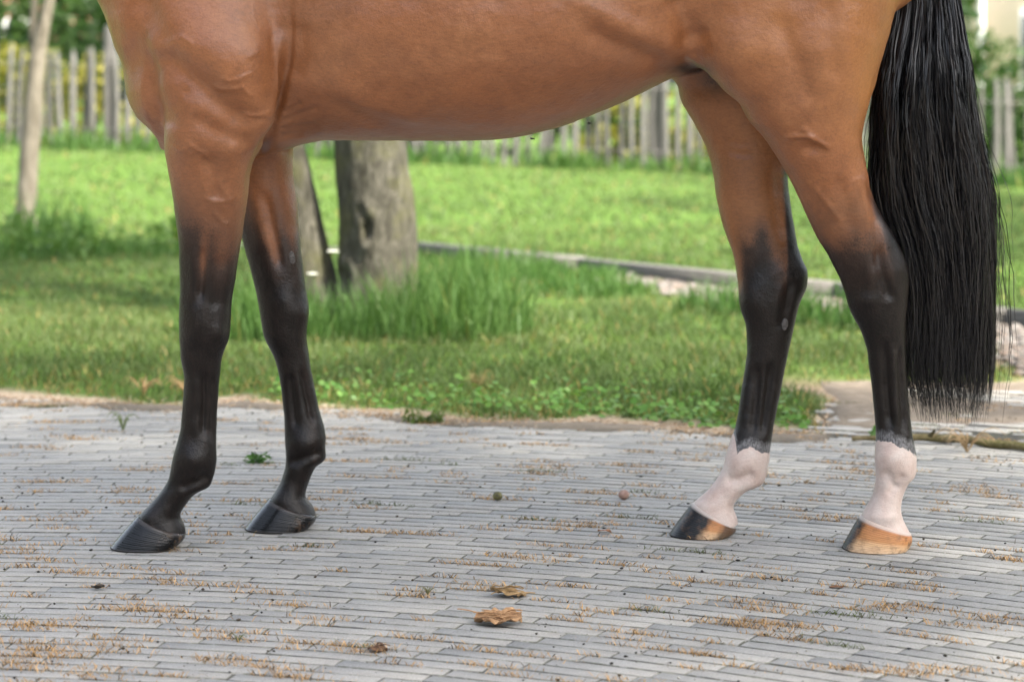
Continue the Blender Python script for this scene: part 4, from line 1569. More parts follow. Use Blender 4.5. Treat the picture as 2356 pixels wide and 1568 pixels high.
def vpath(pts, d):
    return [np.array([(q[0] - HX) * d / FPX, d - CAMD, CAMZ - (q[1] - HY) * d / FPX]) for q in pts]


o3 = np.array([tx, ty, gz0])
tp = vpath([(868, 790), (866, 740), (868, 700), (869, 640), (869, 560), (866, 460), (858, 390), (853, 325), (850, 200), (845, 0)], 9.65)
tp += [np.array([tx - .03, ty + .1, 1.9]), np.array([tx + .05, ty + .1, 2.7])]
tr = [.215, .192, .172, .163, .161, .155, .149, .146, .142, .135, .125, .10]
pr = spline(np.concatenate([np.array(tp), np.array(tr)[:, None]], 1), 90)
v, q = tube(pr[:, :3] - o3, pr[:, 3], 64, 11, .045, 9, .035)
# knot hole and old pruning scars: swollen lips round a sunken middle
for kx, ky, rx, rz, dep in ((850, 520, .022, .055, .03), (838, 482, .02, .03, .018), (795, 640, .03, .06, .03), (905, 430, .02, .03, .012)):
    c = P(kx, ky, 9.65) - o3
    front_ = v[:, 1] < 0
    e = ((v[:, 0] - c[0]) / rx) ** 2 + ((v[:, 2] - c[2]) / rz) ** 2
    v[:, 1] += np.where(front_, dep * np.exp(-e * 1.6) - dep * .55 * np.exp(-(np.sqrt(e) - 1.35) ** 2 * 5), 0)
link('trunk', mesh_np('trunk', v, [q], bark_old), fork)
sp = vpath([(760, 740), (735, 700), (712, 640), (697, 560), (678, 470), (662, 390), (648, 325), (600, 100)], 9.70) + [np.array([tx - .95, ty + .25, 2.0]), np.array([tx - 1.2, ty + .35, 2.8])]
sr = [.15, .125, .108, .098, .094, .09, .086, .078, .07, .055]
pr = spline(np.concatenate([np.array(sp), np.array(sr)[:, None]], 1), 70)
v, q = tube(pr[:, :3] - o3, pr[:, 3], 40, 17, .055, 10, .04)
link('stem', mesh_np('stem', v, [q], bark_old), fork)
for k, (a, b_, r0) in enumerate((((-.02, .1, 2.5), (1.2, -.3, 3.6), .07), ((.04, .1, 2.6), (-.3, 1.4, 3.9), .07), ((-1.15, .33, 2.7), (-2.2, .2, 3.7), .05), ((.05, .1, 2.65), (.3, -.6, 4.4), .07))):
    pth = spline(np.array([a, (np.array(a) + b_) / 2 + [0, 0, .15], b_]), 14)
    v, q = tube(pth, np.linspace(r0, .02, 14), 10, 40 + k, .06)
    link('branch', mesh_np('branch', v, [q], bark_old), fork)
bl = [(rng.normal(-.3, 1.5), rng.normal(.5, 1.1), 3.6 + rng.random() * 1.8, .8, .8, .6) for _ in range(26)]
foliage('crown', fork, 5200, bl, .15, 600, (.035, .085, .012), (.09, .17, .025))

# --- the big tree to the right, out of frame, that shades the horse
shade = empty('shade_tree', (3.1, -2.1, -.05))
tag(shade, 'broad leafy tree beside the paving, shading the horse', 'tree')
v, q = tube(spline([(0, 0, 0), (.03, 0, 1.2), (-.05, .05, 2.6), (0, 0, 4.4)], 30), np.interp(np.linspace(0, 1, 30), [0, .06, 1], [.3, .22, .12]), 28, 71, .06)
link('trunk', mesh_np('trunk', v, [q], bark_old), shade)
for k in range(6):
    a = k * 1.05
    e = np.array([2.0 * math.cos(a), 2.0 * math.sin(a), 4.6 + .4 * math.sin(k * 2.1)])
    v, q = tube(spline([(0, 0, 2.3 + .25 * k), e * .5 + [0, 0, 1.8], e], 14), np.linspace(.08, .02, 14), 10, 80 + k, .06)
    link('branch', mesh_np('branch', v, [q], bark_old), shade)
SHADE_BLOBS = [(rng.normal(-.35, 1.35), rng.normal(.15, 1.35), 4.9 + rng.normal(0, .55), .95, .95, .7) for _ in range(46)]
foliage('crown', shade, 7600, SHADE_BLOBS, .19, 610, (.035, .085, .012), (.085, .165, .025))

# --- two more trees standing right of the lawn, out of frame, that dapple it
for k, (sx, sy, lab) in enumerate(((6.6, 5.2, 'leafy tree right of the lawn near the timber edging'), (6.4, 11.0, 'leafy tree right of the lawn near the fence'))):
    t_o = empty('shade_tree', (sx, sy, -.05))
    tag(t_o, lab, 'tree')
    v, q = tube(spline([(0, 0, 0), (.05, 0, 1.5), (-.05, .05, 3.6)], 20), np.interp(np.linspace(0, 1, 20), [0, .08, 1], [.26, .18, .08]), 20, 75 + k, .06)
    link('trunk', mesh_np('trunk', v, [q], bark_old), t_o)
    bl = [(rng.normal(-.3, 1.3), rng.normal(0, 1.3), 4.3 + rng.normal(0, .5), .7, .7, .5) for _ in range(24)]
    foliage('crown', t_o, 2600, bl, .19, 615 + k, (.035, .085, .012), (.085, .165, .025))

# --- unseen hedges added behind and beside the camera to cut low ambient light
for lab, x0, x1, y0, y1 in (('unseen wall of foliage added behind the camera to block low sky light', -13, 13, -12.5, -11.3), ('unseen wall of foliage added at the left to block low sky light', -10.5, -9.4, -11, 3),
                            ('unseen wall of foliage added at the right to block low sky light', 10.4, 11.5, -11, 3)):
    h_o = empty('blocker_hedge', ((x0 + x1) / 2, (y0 + y1) / 2, -.06))
    tag(h_o, lab, 'blocker_hedge')
    hr = np.random.default_rng(int(abs(x0 * 7)))
    bl = [((hr.random() - .5) * (x1 - x0), (hr.random() - .5) * (y1 - y0), .5 + 4.2 * hr.random(), .9, .9, .8) for _ in range(110)]
    foliage('foliage', h_o, 6000, bl, .34, 630, (.016, .045, .008), (.05, .105, .018))
    for k in range(9):
        px_, py_ = (k / 8 - .5) * (x1 - x0 - 1), (k / 8 - .5) * (y1 - y0 - 1)
        v, q = tube(spline([(px_, py_, 0), (px_ + .05, py_, 2), (px_, py_ + .05, 4)], 8), np.linspace(.09, .03, 8), 8, k, .05)
        link('trunk', mesh_np('trunk', v, [q], bark_old), h_o)

# --- young tree at the left
YD = 14.6
yb = P(62, 548, YD)
yz = float(ground_z(np.array([yb[0]]), np.array([yb[1]]))[0])
o3 = np.array([yb[0], yb[1], yz])
young = empty('young_tree', tuple(o3))
tag(young, 'slim pale young tree leaning at the left in front of the fence', 'tree')
pts = vpath([(60, 575), (60, 545), (58, 510), (62, 440), (66, 370), (72, 300), (79, 215), (86, 140), (96, 80), (108, 25), (122, -40), (150, -260), (165, -420)], YD)
rr = np.array([36, 27, 24, 22.5, 22, 21.5, 20.5, 19.5, 16, 13.5, 12, 10, 7]) * YD / FPX
pr = spline(np.concatenate([np.array(pts), rr[:, None]], 1), 60)
v, q = tube(pr[:, :3] - o3, pr[:, 3], 28, 91, .05, 10)
link('trunk', mesh_np('trunk', v, [q], bark_young), young)
for k, (pl, w) in enumerate((([(78, 110), (76, 60), (79, 0), (84, -80), (70, -260)], (12, 5)), ([(84, 62), (77, 40), (74, 10), (72, -60)], (6, 4)))):
    pth = spline(vpath(pl, YD + .02), 20) - o3
    v, q = tube(pth, np.linspace(w[0], w[1], 20) * YD / FPX, 14, 95 + k, .05)
    link('branch', mesh_np('branch', v, [q], bark_mat('dark_bark', [(.06, .055, .04), (.10, .09, .07), (.17, .15, .12)], 20) if k == 0 else bark_young), young)
bl = [(rng.normal(.3, .7), rng.normal(0, .7), 2.7 + rng.random() * 1.3, .5, .5, .45) for _ in range(16)]
foliage('crown', young, 1500, bl, .13, 620, (.05, .11, .015), (.11, .2, .03))

wc = empty('leafy_weeds', (-2.65, 8.0, 0.0))
tag(wc, 'low clump of leafy green weeds at the foot of the young tree', 'weeds')
bl = [(rng.normal(0, .45), rng.normal(0, .25), .05 + .10 * rng.random(), .16, .16, .08) for _ in range(18)]
foliage('foliage', wc, 600, bl, .06, 640, (.05, .11, .025), (.12, .20, .05))

# --- paling fence: every pale is a part
FY = 17.0
pale_m = [wood_mat('pale_wood', (.07, .066, .06), (.115, .11, .103), (.17, .164, .156), (4, 4, .5)),
          wood_mat('pale_wood_dark', (.04, .038, .035), (.07, .067, .062), (.11, .105, .10), (4, 4, .5))]


def pale_mesh(seed):
    r = np.random.default_rng(seed)
    h = .98 + r.normal(0, .035)
    w = .025 + .009 * r.random()
    rows = np.array([0, .25, .5, .75, .93, 1.0]) * h
    n = 8
    ang = np.linspace(0, 2 * np.pi, n, endpoint=False)
    v = []
    bow = r.normal(0, .012)
    for i, z in enumerate(rows):
        s = (1, 1, .97, .93, .8, .25)[i]
        for a in ang:
            v.append((w * s * math.cos(a) * (1 + r.normal(0, .06)) + bow * math.sin(z / h * 3.1), .55 * w * s * math.sin(a) * (1 + r.normal(0, .08)), z))
    v = np.array(v)
    a = np.arange(n)
    q = np.concatenate([np.stack([i * n + a, i * n + (a + 1) % n, (i + 1) * n + (a + 1) % n, (i + 1) * n + a], 1) for i in range(len(rows) - 1)])
    top = np.array([[(len(rows) - 1) * n + j for j in range(n)]])
    me = mesh_np('pale', v, [q], pale_m[seed % 3 == 0], smooth=True)
    return me


fence = empty('paling_fence', (0, FY, 0))
tag(fence, 'weathered grey wooden paling fence along the back of the lawn', 'fence')
pmesh = [pale_mesh(s) for s in range(14)]
xx = -6.6
while xx < 7.0:
    z = float(rise(np.array([xx]), np.array([FY]))[0]) - .03
    if rng.random() > .01:
        link('pale', pmesh[int(rng.integers(0, 14))], fence, (xx, rng.normal(0, .012), z), (rng.normal(0, .02), rng.normal(0, .028), rng.random() * .6))
    xx += .103 + rng.normal(0, .012)
m_wire, nt, b = new_mat('fence_wire')
b.inputs['Base Color'].default_value = (.2, .19, .18, 1)
b.inputs['Metallic'].default_value = .8
b.inputs['Roughness'].default_value = .5
for hh in (.2, .78):
    xs = np.linspace(-6.7, 7.1, 60)
    pth = np.stack([xs, np.full(60, -.03) + .004 * np.sin(xs * 30), rise(xs, np.full(60, FY)) + hh], 1)
    v, q = tube(pth, np.full(60, .004), 5, 3, 0)
    link('wire', mesh_np('wire', v, [q], m_wire), fence)
post_v, post_q = tube([(0, 0, 0), (0, 0, .6), (0, 0, 1.16), (0, 0, 1.2)], [.055, .054, .05, .03], 12, 5, .04)
post_me = mesh_np('post', post_v, [post_q], pale_m[1])
for px in (-5.9, -3.72, -1.2, 1.35, 3.9, 6.4):
    link('post', post_me, fence, (px, .075, float(rise(np.array([px]), np.array([FY]))[0]) - .04), (0, 0, px))

# --- shrubs behind the fence, each one its own
def shrub(x, y, h, w, n, size, c0, c1, label, seed, kind='shrub', group='shrubs behind the fence'):
    z = float(rise(np.array([x]), np.array([y]))[0]) - .02
    o = empty(kind, (x, y, z))
    tag(o, label, 'shrub', group)
    r = np.random.default_rng(seed)
    bl = []
    for k in range(14):
        zz = h * (.16 + .72 * r.random())
        f = math.sin(min(1, zz / h * .8 + .25) * math.pi) ** .5
        bl.append((r.normal(0, .42) * w * f, r.normal(0, .3) * w * f, zz, w * .36, w * .32, h * .17))
    foliage('foliage', o, n, bl, size, seed, c0, c1)
    for k in range(4):
        a = r.random() * 6.28
        v, q = tube(spline([(0, 0, 0), (.15 * w * math.cos(a), .15 * w * math.sin(a), h * .4), (.4 * w * math.cos(a), .4 * w * math.sin(a), h * .75)], 8), np.linspace(.025, .008, 8), 7, seed + k, .05)
        link('stem', mesh_np('stem', v, [q], bark_old), o)
    return o


GD, GM, GY_ = ((.010, .032, .007), (.035, .075, .016)), ((.022, .055, .012), (.065, .115, .028)), ((.10, .115, .02), (.30, .27, .06))
SH = [(-6.6, 19.0, 1.7, 1.5, GM, 'green shrub behind the fence at the far left edge of the picture'),
      (-4.9, 18.6, .95, .8, GY_, 'low golden shrub behind the fence left of the young tree'),
      (-4.15, 18.5, .9, .75, GY_, 'low golden shrub behind the fence right of the young tree trunk'),
      (-4.6, 20.6, 2.3, 1.5, GM, 'loose green shrub rising above the fence behind the young tree'),
      (-3.35, 19.6, 2.5, 1.0, GD, 'dark green shrub rising above the fence by the chest of the horse'),
      (-2.5, 19.5, 1.5, 1.2, GM, 'green shrub behind the fence hidden behind the chest of the horse'),
      (-1.0, 19.2, 1.4, 1.3, GM, 'green shrub behind the fence seen left of the forked tree'),
      (.4, 19.3, 1.3, 1.2, GD, 'dark green shrub behind the fence right of the forked tree'),
      (1.2, 18.6, .8, .8, GY_, 'low golden shrub behind the fence under the middle of the belly'),
      (2.0, 18.7, 1.0, .9, GY_, 'golden shrub behind the fence left of the far hind leg'),
      (2.9, 19.6, 1.6, 1.2, GM, 'green shrub behind the fence between the hind legs'),
      (3.9, 18.9, 1.1, 1.0, GM, 'green shrub behind the fence between hind leg and tail'),
      (4.75, 18.8, 1.15, .9, GD, 'dark green shrub behind the fence just right of the tail'),
      (5.7, 18.9, 1.0, 1.0, GM, 'green shrub behind the fence at the far right edge of the picture')]
for i, (x, y, h, w, cc, lab) in enumerate(SH):
    shrub(x, y, h, w, 1500 if h > 1.2 else 800, .085, cc[0], cc[1], lab, 700 + i)

BT = [(-13.5, 33, 4.5, 3.2, GM, 'tall green tree far behind the fence beyond the left edge'), (-9.6, 31, 4.2, 2.8, GD, 'tall dark tree far behind the fence at the left edge'),
      (-6.6, 34, 4.6, 2.4, GM, 'tall green tree far behind the young tree'), (-3.6, 32, 4.4, 3.0, GD, 'tall dark tree far behind the chest of the horse'),
      (0, 33, 4.6, 3.2, GM, 'tall green tree far behind the forked tree'), (3.2, 32, 4.3, 2.8, GM, 'tall green tree far behind the belly of the horse'),
      (5.0, 34, 4.5, 1.9, GD, 'tall dark tree far behind the rump of the horse'), (13.6, 36, 4.6, 3.0, GM, 'tall green tree beyond the house at the right')]
for i, (x, y, h, w, cc, lab) in enumerate(BT):
    o = shrub(x, y, h, w, 2600, .26, cc[0], cc[1], lab, 740 + i, 'background_tree', 'trees far behind the fence')
    o['category'] = 'tree'
shrub(7.25, 33, 1.9, .9, 900, .16, GM[0], GM[1], 'loose green shrub in front of the pale house at the right', 760)
shrub(7.6, 27, 1.35, 1.1, 700, .12, GD[0], GD[1], 'low dark shrub behind the fence below the pale house', 761)
shrub(9.3, 40.5, 1.15, .8, 420, .11, GM[0], GM[1], 'small green shrub against the wall of the pale house', 762)


# --- houses far behind
def plain_mat(name, c, rough=.8, nscale=8, var=.12):
    m, nt, b = new_mat(name)
    f = ramp(nt, noise(nt, nscale, 5, .6, objco(nt)), [(.3, 1 - var), (.7, 1 + var)])
    L(nt, mix(nt, 1.0, c, f, 'MULTIPLY'), b.inputs['Base Color'])
    b.inputs['Roughness'].default_value = rough
    return m


def house(name, x0, x1, y, depth, h, wall_m, roof_m, wins, label, z0=-.05):
    o = empty(name, ((x0 + x1) / 2, y, z0))
    tag(o, label, 'house')
    w = x1 - x0
    wl = link('wall', box_mesh('wall', w, depth, h, .01, wall_m), o, (0, depth / 2, h / 2))
    v = np.array([(-w / 2 - .3, -.4, h), (w / 2 + .3, -.4, h), (w / 2 + .3, depth + .4, h), (-w / 2 - .3, depth + .4, h), (-w / 2 - .3, depth / 2, h + 2.2), (w / 2 + .3, depth / 2, h + 2.2),
                  (-w / 2 - .3, -.4, h + .1), (w / 2 + .3, -.4, h + .1)])
    link('roof', mesh_np('roof', v, [np.array([(0, 3, 2, 1), (6, 7, 5, 4), (3, 4, 5, 2), (0, 1, 7, 6)]), np.array([(0, 6, 4), (0, 4, 3), (1, 2, 5), (1, 5, 7)])], roof_m, smooth=False), o)
    for (wx, wz, ww, wh_) in wins:
        fr = link('window', box_mesh('window', ww, .08, wh_, .01, m_white), o, (wx, -.03, wz))
        for sx in (-.25, .25):
            link('pane', box_mesh('pane', ww * .42, .02, wh_ * .88, .003, m_glass), fr, (sx * ww, -.045, 0))
        link('sill', box_mesh('sill', ww + .15, .18, .07, .01, m_white), fr, (0, -.05, -wh_ / 2 - .04))
    return o


m_white = plain_mat('white_paint', (.78, .78, .77), .5)
m_glass, nt, b = new_mat('dark_glass')
b.inputs['Base Color'].default_value = (.03, .035, .04, 1)
b.inputs['Roughness'].default_value = .08
m_peach = plain_mat('peach_render', (.90, .70, .57), .85, 3, .05)
m_roof = plain_mat('clay_tile', (.28, .10, .06), .8, 12, .25)
m_brick = plain_mat('red_brick', (.30, .15, .11), .9, 30, .3)
hs = house('pale_house', 9.27, 15.5, 42.0, 6, 5.2, m_peach, m_roof, [(-1.9, 1.55, 1.0, 1.5), (0.6, 1.55, 1.1, 1.5), (2.3, 1.55, 1.1, 1.5)], 'pale peach house far behind the fence at the right edge')
link('downpipe', mesh_np('downpipe', *(lambda t: (t[0], [t[1]]))(tube([(0, 0, 0), (0, 0, 2.5), (0, 0, 5.2)], [.06, .06, .06], 12, 1, 0)), m_white), hs, (-3.18, -.1, 0))
house('brick_house', -17, -6.2, 44.0, 7, 4.6, m_brick, m_roof, [(-2.5, 1.5, 1.2, 1.4), (1.2, 1.5, 1.2, 1.4), (4.0, 1.5, 1.2, 1.4)], 'red brick house far behind the trees at the left')


# ================================================================ small things on the paving
# dried grass and moss in the joints, crumbs of soil: past counting
def litter():
    r = np.random.default_rng(900)
    vs, fs, cs, o = [], [], [], 0
    spots = []
    for k in range(1700):
        rad = 1.25 + 5.2 * r.random()
        rad = 1.2 + round((rad - 1.2) / (BW + JT)) * (BW + JT) - (BW + JT) / 2
        th = -.5 + 1.5 * r.random()
        x, y = ACX + rad * math.sin(th), ACY + rad * math.cos(th)
        d = y + CAMD
        if y < -1.6 or y > edge_y(x) - .1 or abs(x) > d * .214 + .9:
            continue
        spots.append((x, y, th, r.random()))
    extra = [(60, 1480), (40, 1530), (110, 1500), (200, 1555), (150, 1440), (30, 1440), (230, 1540), (860, 1490), (820, 1500), (520, 1470), (500, 1520),
             (2060, 1390), (2100, 1400), (2040, 1405), (1960, 1415), (1740, 1440), (1830, 1440), (2210, 1440), (2290, 1420), (1930, 1540), (2010, 1545), (2080, 1550),
             (1720, 1385), (1690, 1435), (2120, 1545), (2200, 1540), (180, 1320), (120, 1290), (330, 1310), (370, 1335), (1180, 1280), (1240, 1290), (1600, 1270)]
    for vx, vy in extra:
        d = FPX / (vy - HY)
        spots.append(((vx - HX) * d / FPX, d - CAMD, .35, 1.0))
    for (x, y, th, big) in spots:
        n = int(26 + 70 * big ** 2)
        spread = .012 + .034 * big
        al = r.normal(0, spread, n)
        ac = r.normal(0, .005 + .004 * big, n)
        px = x + al * math.cos(th) + ac * math.sin(th)
        py = y - al * math.sin(th) + ac * math.cos(th)
        ln = .005 + .016 * r.random(n)
        green = r.random() < .07
        base = np.array([.10, .13, .03]) if green else np.array([.50, .32, .15])
        c = base * (.5 + .85 * r.random((n, 1)))
        c = np.where(r.random((n, 1)) < .15, np.array([.07, .05, .03]), c)
        v, q, t_, cc = blades(px, py, np.full(n, .003), ln, .0011 + .0010 * r.random(n), .66 + .3 * r.random(n), c, int(r.integers(1e9)), .3)
        vs.append((v, q, t_, cc))
    return vs


tag(join_blades('dried_grass_litter', litter(), leaf_mat('dry_litter', .2, .8, (1.1, .9, .6))), 'tufts of dried tan grass and moss in the paving joints', 'litter', kind='stuff')
r = np.random.default_rng(910)
n = 1500
y = (3.3) * ((7.3 / 3.3) ** r.random(n)) - CAMD
x = (r.random(n) * 2 - 1) * ((y + CAMD) * .214 + .7)
m_ = y < edge_y(x) - .08
x, y = x[m_], y[m_]
v, f = pebbles(x, y, np.full(len(x), .0015), .0011 + .0028 * r.random(len(x)) ** 3, 911, .8)
me = mesh_np('soil_crumbs', v, [f], stone_mat('crumb_soil', .95), smooth=False)
pal = np.array([(.025, .022, .018), (.035, .03, .02), (.06, .045, .03), (.03, .028, .028), (.42, .40, .37)])
pick = np.where(r.random(len(x)) < .12, 4, r.integers(0, 4, len(x)))
cattr(me, 'col', np.repeat(pal[pick], 10, 0))
tag(link('soil_crumbs', me), 'dark crumbs of soil and grit scattered over the paving', 'soil', kind='stuff')
# sandy debris swept against the grass edge
n = 5000
x = -2.6 + 3.6 * r.random(n)
y = edge_y(x) - .11 + r.normal(0, .07, n)
v, f = pebbles(x, y, np.full(n, .001), .0016 + .003 * r.random(n), 915, .5)
me = mesh_np('sandy_debris', v, [f], stone_mat('debris', .95), smooth=False)
pal = np.array([(.42, .31, .21), (.34, .22, .12), (.5, .42, .33), (.22, .14, .08)])
cattr(me, 'col', np.repeat(pal[r.integers(0, 4, n)], 10, 0))
tag(link('sandy_debris', me), 'pale sandy debris along the line where paving meets grass', 'debris', kind='stuff')


def ground_pt(vx, vy, z=0.0):
    d = FPX * (CAMZ - z) / (vy - HY)
    return np.array([(vx - HX) * d / FPX, d - CAMD, z])


# --- dry crumpled leaves
def dry_leaf(vx, vy, w, l, rot, seed, label, c0=(.30, .17, .075), c1=(.52, .34, .17), fibres=14, curl=.018):
    p = ground_pt(vx, vy)
    r = np.random.default_rng(seed)
    m, nt, b = new_mat('dry_leaf')
    L(nt, ramp(nt, noise(nt, 55, 6, .7, objco(nt, (1, 2.2, 1)), .5), [(.3, tuple(np.array(c0) * .35)), (.48, c0), (.7, c1)]), b.inputs['Base Color'])
    b.inputs['Roughness'].default_value = .75
    L(nt, bump(nt, noise(nt, 120, 5, .7, objco(nt)), .8, .004), b.inputs['Normal'])
    o = empty('dry_leaf', (p[0], p[1], 0))
    o.rotation_euler = (0, 0, rot)
    tag(o, label, 'leaf')
    nu, nv = 30, 18
    u, v_ = np.meshgrid(np.linspace(-1, 1, nu), np.linspace(-1, 1, nv), indexing='ij')
    env = (1 - np.abs(u) ** 2.2) ** .5
    ragged = 1 + .22 * vnoise(np.stack([u.ravel() * 3, np.sign(v_.ravel())], 1), 2.3, seed).reshape(u.shape)
    X = u * w / 2
    Y = v_ * env * ragged * l / 2
    q3 = np.stack([X.ravel() * 30, Y.ravel() * 30], 1)
    Z = .003 + curl * (.5 + .5 * vnoise(q3, 1.1, seed + 1)) * (.5 + .5 * np.abs(v_.ravel())) + .35 * curl * vnoise(q3, 3.1, seed + 2)
    V = np.stack([X.ravel(), Y.ravel(), np.maximum(Z, .001)], 1)
    idx = np.arange(nu * nv).reshape(nu, nv)
    qd = np.stack([idx[:-1, :-1], idx[1:, :-1], idx[1:, 1:], idx[:-1, 1:]], -1).reshape(-1, 4)
    # thickness
    V2 = V - [0, 0, .0012]
    bnd = np.concatenate([idx[:, 0], idx[-1, 1:], idx[::-1, -1][1:], idx[0, ::-1][1:-1]])
    nV = len(V)
    side = np.stack([bnd, np.roll(bnd, -1), np.roll(bnd, -1) + nV, bnd + nV], 1)
    link('blade', mesh_np('dry_leaf', np.concatenate([V, V2]), [qd, qd[:, ::-1] + nV, side], m), o)
    if fibres:
        vs = []
        for k in range(fibres):
            a = r.normal(0, .5)
            c = np.array([r.normal(0, w * .22), r.normal(0, l * .22), .008 + curl * .6 * r.random()])
            dd = np.array([math.cos(a), math.sin(a), r.normal(0, .12)]) * w * (.12 + .2 * r.random())
            tv, tq = tube(spline([c - dd, c + [0, 0, .003], c + dd], 6), np.full(6, .0011), 5, k, .05)
            vs.append((tv, tq))
        o_ = 0
        vv, qq = [], []
        for tv, tq in vs:
            vv.append(tv); qq.append(tq + o_); o_ += len(tv)
        vv = np.concatenate(vv)
        vv[:, 2] = np.maximum(vv[:, 2], .001)
        link('fibres', mesh_np('fibres', vv, [np.concatenate(qq)], m), o)
    return o


dry_leaf(1172, 1371, .074, .05, .12, 21, 'crumpled dry tan leaf on the paving, the farther of two', c0=(.30, .19, .08))
dry_leaf(1146, 1434, .088, .075, -.1, 22, 'flattened tan clump of dry fibres on the paving, nearest the camera', fibres=30, c0=(.36, .20, .095), c1=(.56, .36, .20))
dry_leaf(869, 1498, .036, .03, .3, 23, 'small dark brown dry leaf near the bottom edge', (.10, .05, .025), (.22, .12, .06), 4, .012)
dry_leaf(1391, 1228, .030, .022, .1, 24, 'small reddish dry leaf left of the far hind hoof', (.30, .13, .06), (.42, .22, .11), 0, .008)
dry_leaf(225, 1357, .026, .02, .1, 25, 'small blackish leaf scrap on the paving left of the front hooves', (.04, .03, .02), (.09, .06, .04), 0, .008)
dry_leaf(1925, 1372 - 20, .03, .012, .1, 26, 'thin brown leaf scrap below the pale hind hoof', (.16, .07, .03), (.26, .13, .06), 0, .006)


# --- nuts
def nut(vx, vy, rad, c0, c1, label, seed):
    p = ground_pt(vx, vy)
    n, k = 24, 14
    v = []
    for i in range(k + 1):
        t = math.pi * i / k
        prof = math.sin(t) * (1 + .10 * math.cos(t))
        for j in range(n):
            a = 2 * math.pi * j / n
            v.append((rad * prof * math.cos(a) * 1.12, rad * prof * math.sin(a), rad * .92 * (1 - math.cos(t) * (1 + .06 * math.cos(3 * t)))))
    v = np.array(v)
    v[:, :2] *= (1 + .05 * vnoise(v, 90, seed))[:, None]
    a = np.arange(n)
    q = np.concatenate([np.stack([i * n + a, i * n + (a + 1) % n, (i + 1) * n + (a + 1) % n, (i + 1) * n + a], 1) for i in range(k)])
    m, nt, b = new_mat('nut_shell')
    L(nt, ramp(nt, noise(nt, 70, 5, .6, objco(nt)), [(.35, c0), (.65, c1)]), b.inputs['Base Color'])
    b.inputs['Roughness'].default_value = .6
    L(nt, bump(nt, noise(nt, 160, 4, .6, objco(nt)), .5, .002), b.inputs['Normal'])
    o = link('fallen_nut', mesh_np('fallen_nut', v, [q], m), None, (p[0], p[1], .001), (0, 0, seed))
    tag(o, label, 'nut')


nut(1435, 1149, .0125, (.26, .15, .11), (.46, .30, .24), 'round pinkish brown nut on the paving in mid picture', 1)
nut(1145, 1151, .0115, (.05, .045, .02), (.22, .20, .06), 'dark green and brown nut on the paving, left of the pinkish one', 2)

# --- the fallen branch at the right
bp = [ground_pt(1960, 1009, .012), ground_pt(2060, 1008, .014), ground_pt(2150, 1006, .016), ground_pt(2230, 1012, .015), ground_pt(2320, 1024, .012), ground_pt(2420, 1036, .012), ground_pt(2520, 1040, .012)]
br = [.006, .010, .011, .0105, .011, .010, .007]
pr = spline(np.concatenate([np.array(bp), np.array(br)[:, None]], 1), 60)
pr[:, 2] += .002 * np.sin(np.arange(60) * .5)
o3 = pr[30, :3].copy(); o3[2] = 0
v, q = tube(pr[:, :3] - o3, pr[:, 3], 14, 201, .12, 30)
m_br = bark_mat('branch_bark', [(.07, .055, .03), (.17, .14, .075), (.28, .24, .15)], 60, (.13, .13, .04))
bo = empty('fallen_branch', tuple(o3))
tag(bo, 'mossy fallen branch lying on the paving below the tail', 'branch')
link('stick', mesh_np('stick', v, [q], m_br), bo)
kp = pr[18, :3] - o3
v, q = tube(spline([kp, kp + [.01, -.01, .012], kp + [.015, -.02, .022]], 8), np.linspace(.007, .004, 8), 8, 203, .1, 40)
link('knot', mesh_np('knot', v, [q], m_br), bo)


# --- dry grass stalk tuft beside the branch, and little green weeds in the joints
def sprig(vx, vy, n, ln, lean, c, label, name, cat, seed, wid=.003, leafy=False):
    p = ground_pt(vx, vy)
    r = np.random.default_rng(seed)
    k = 9
    vs, qs, o_ = [], [], 0
    for i in range(n):
        a = r.random() * 6.28
        l = ln * (.5 + .6 * r.random())
        d = np.array([math.cos(a), math.sin(a) * .7, 0]) * l * lean
        e = np.array([0, 0, l * math.sqrt(max(.05, 1 - lean ** 2))])
        pth = spline([(0, 0, -.002), d * .35 + e * .75, d * .8 + e * .95, d * 1.1 + e * .6], k)
        v, q = tube(pth, np.linspace(wid, wid * .3, k), 5, i, .05)
        v[:, 2] = np.maximum(v[:, 2], 0.0005)
        vs.append(v); qs.append(q + o_); o_ += len(v)
    V, Q = np.concatenate(vs), np.concatenate(qs)
    m, nt, b = new_mat(name)
    L(nt, ramp(nt, noise(nt, 40, 3, .6, objco(nt)), [(.3, tuple(np.array(c) * .6)), (.7, c)]), b.inputs['Base Color'])
    b.inputs['Roughness'].default_value = .7
    o = empty(name, (p[0], p[1], 0))
    tag(o, label, cat)
    link('stalks', mesh_np('stalks', V, [Q], m), o)
    if leafy:
        bl = [(v[-3, 0], v[-3, 1], v[-3, 2], .012, .012, .012) for v in vs]
        v, f, cc = leaves(9 * n, bl, .016, seed, np.array(c) * .6, np.array(c) * 1.1, 0.0, .2)
        v[:, 2] = np.maximum(v[:, 2], .001)
        me = mesh_np('leaves', v, [f], LEAF, smooth=False)
        cattr(me, 'col', cc)
        link('leaves', me, o)
    return o


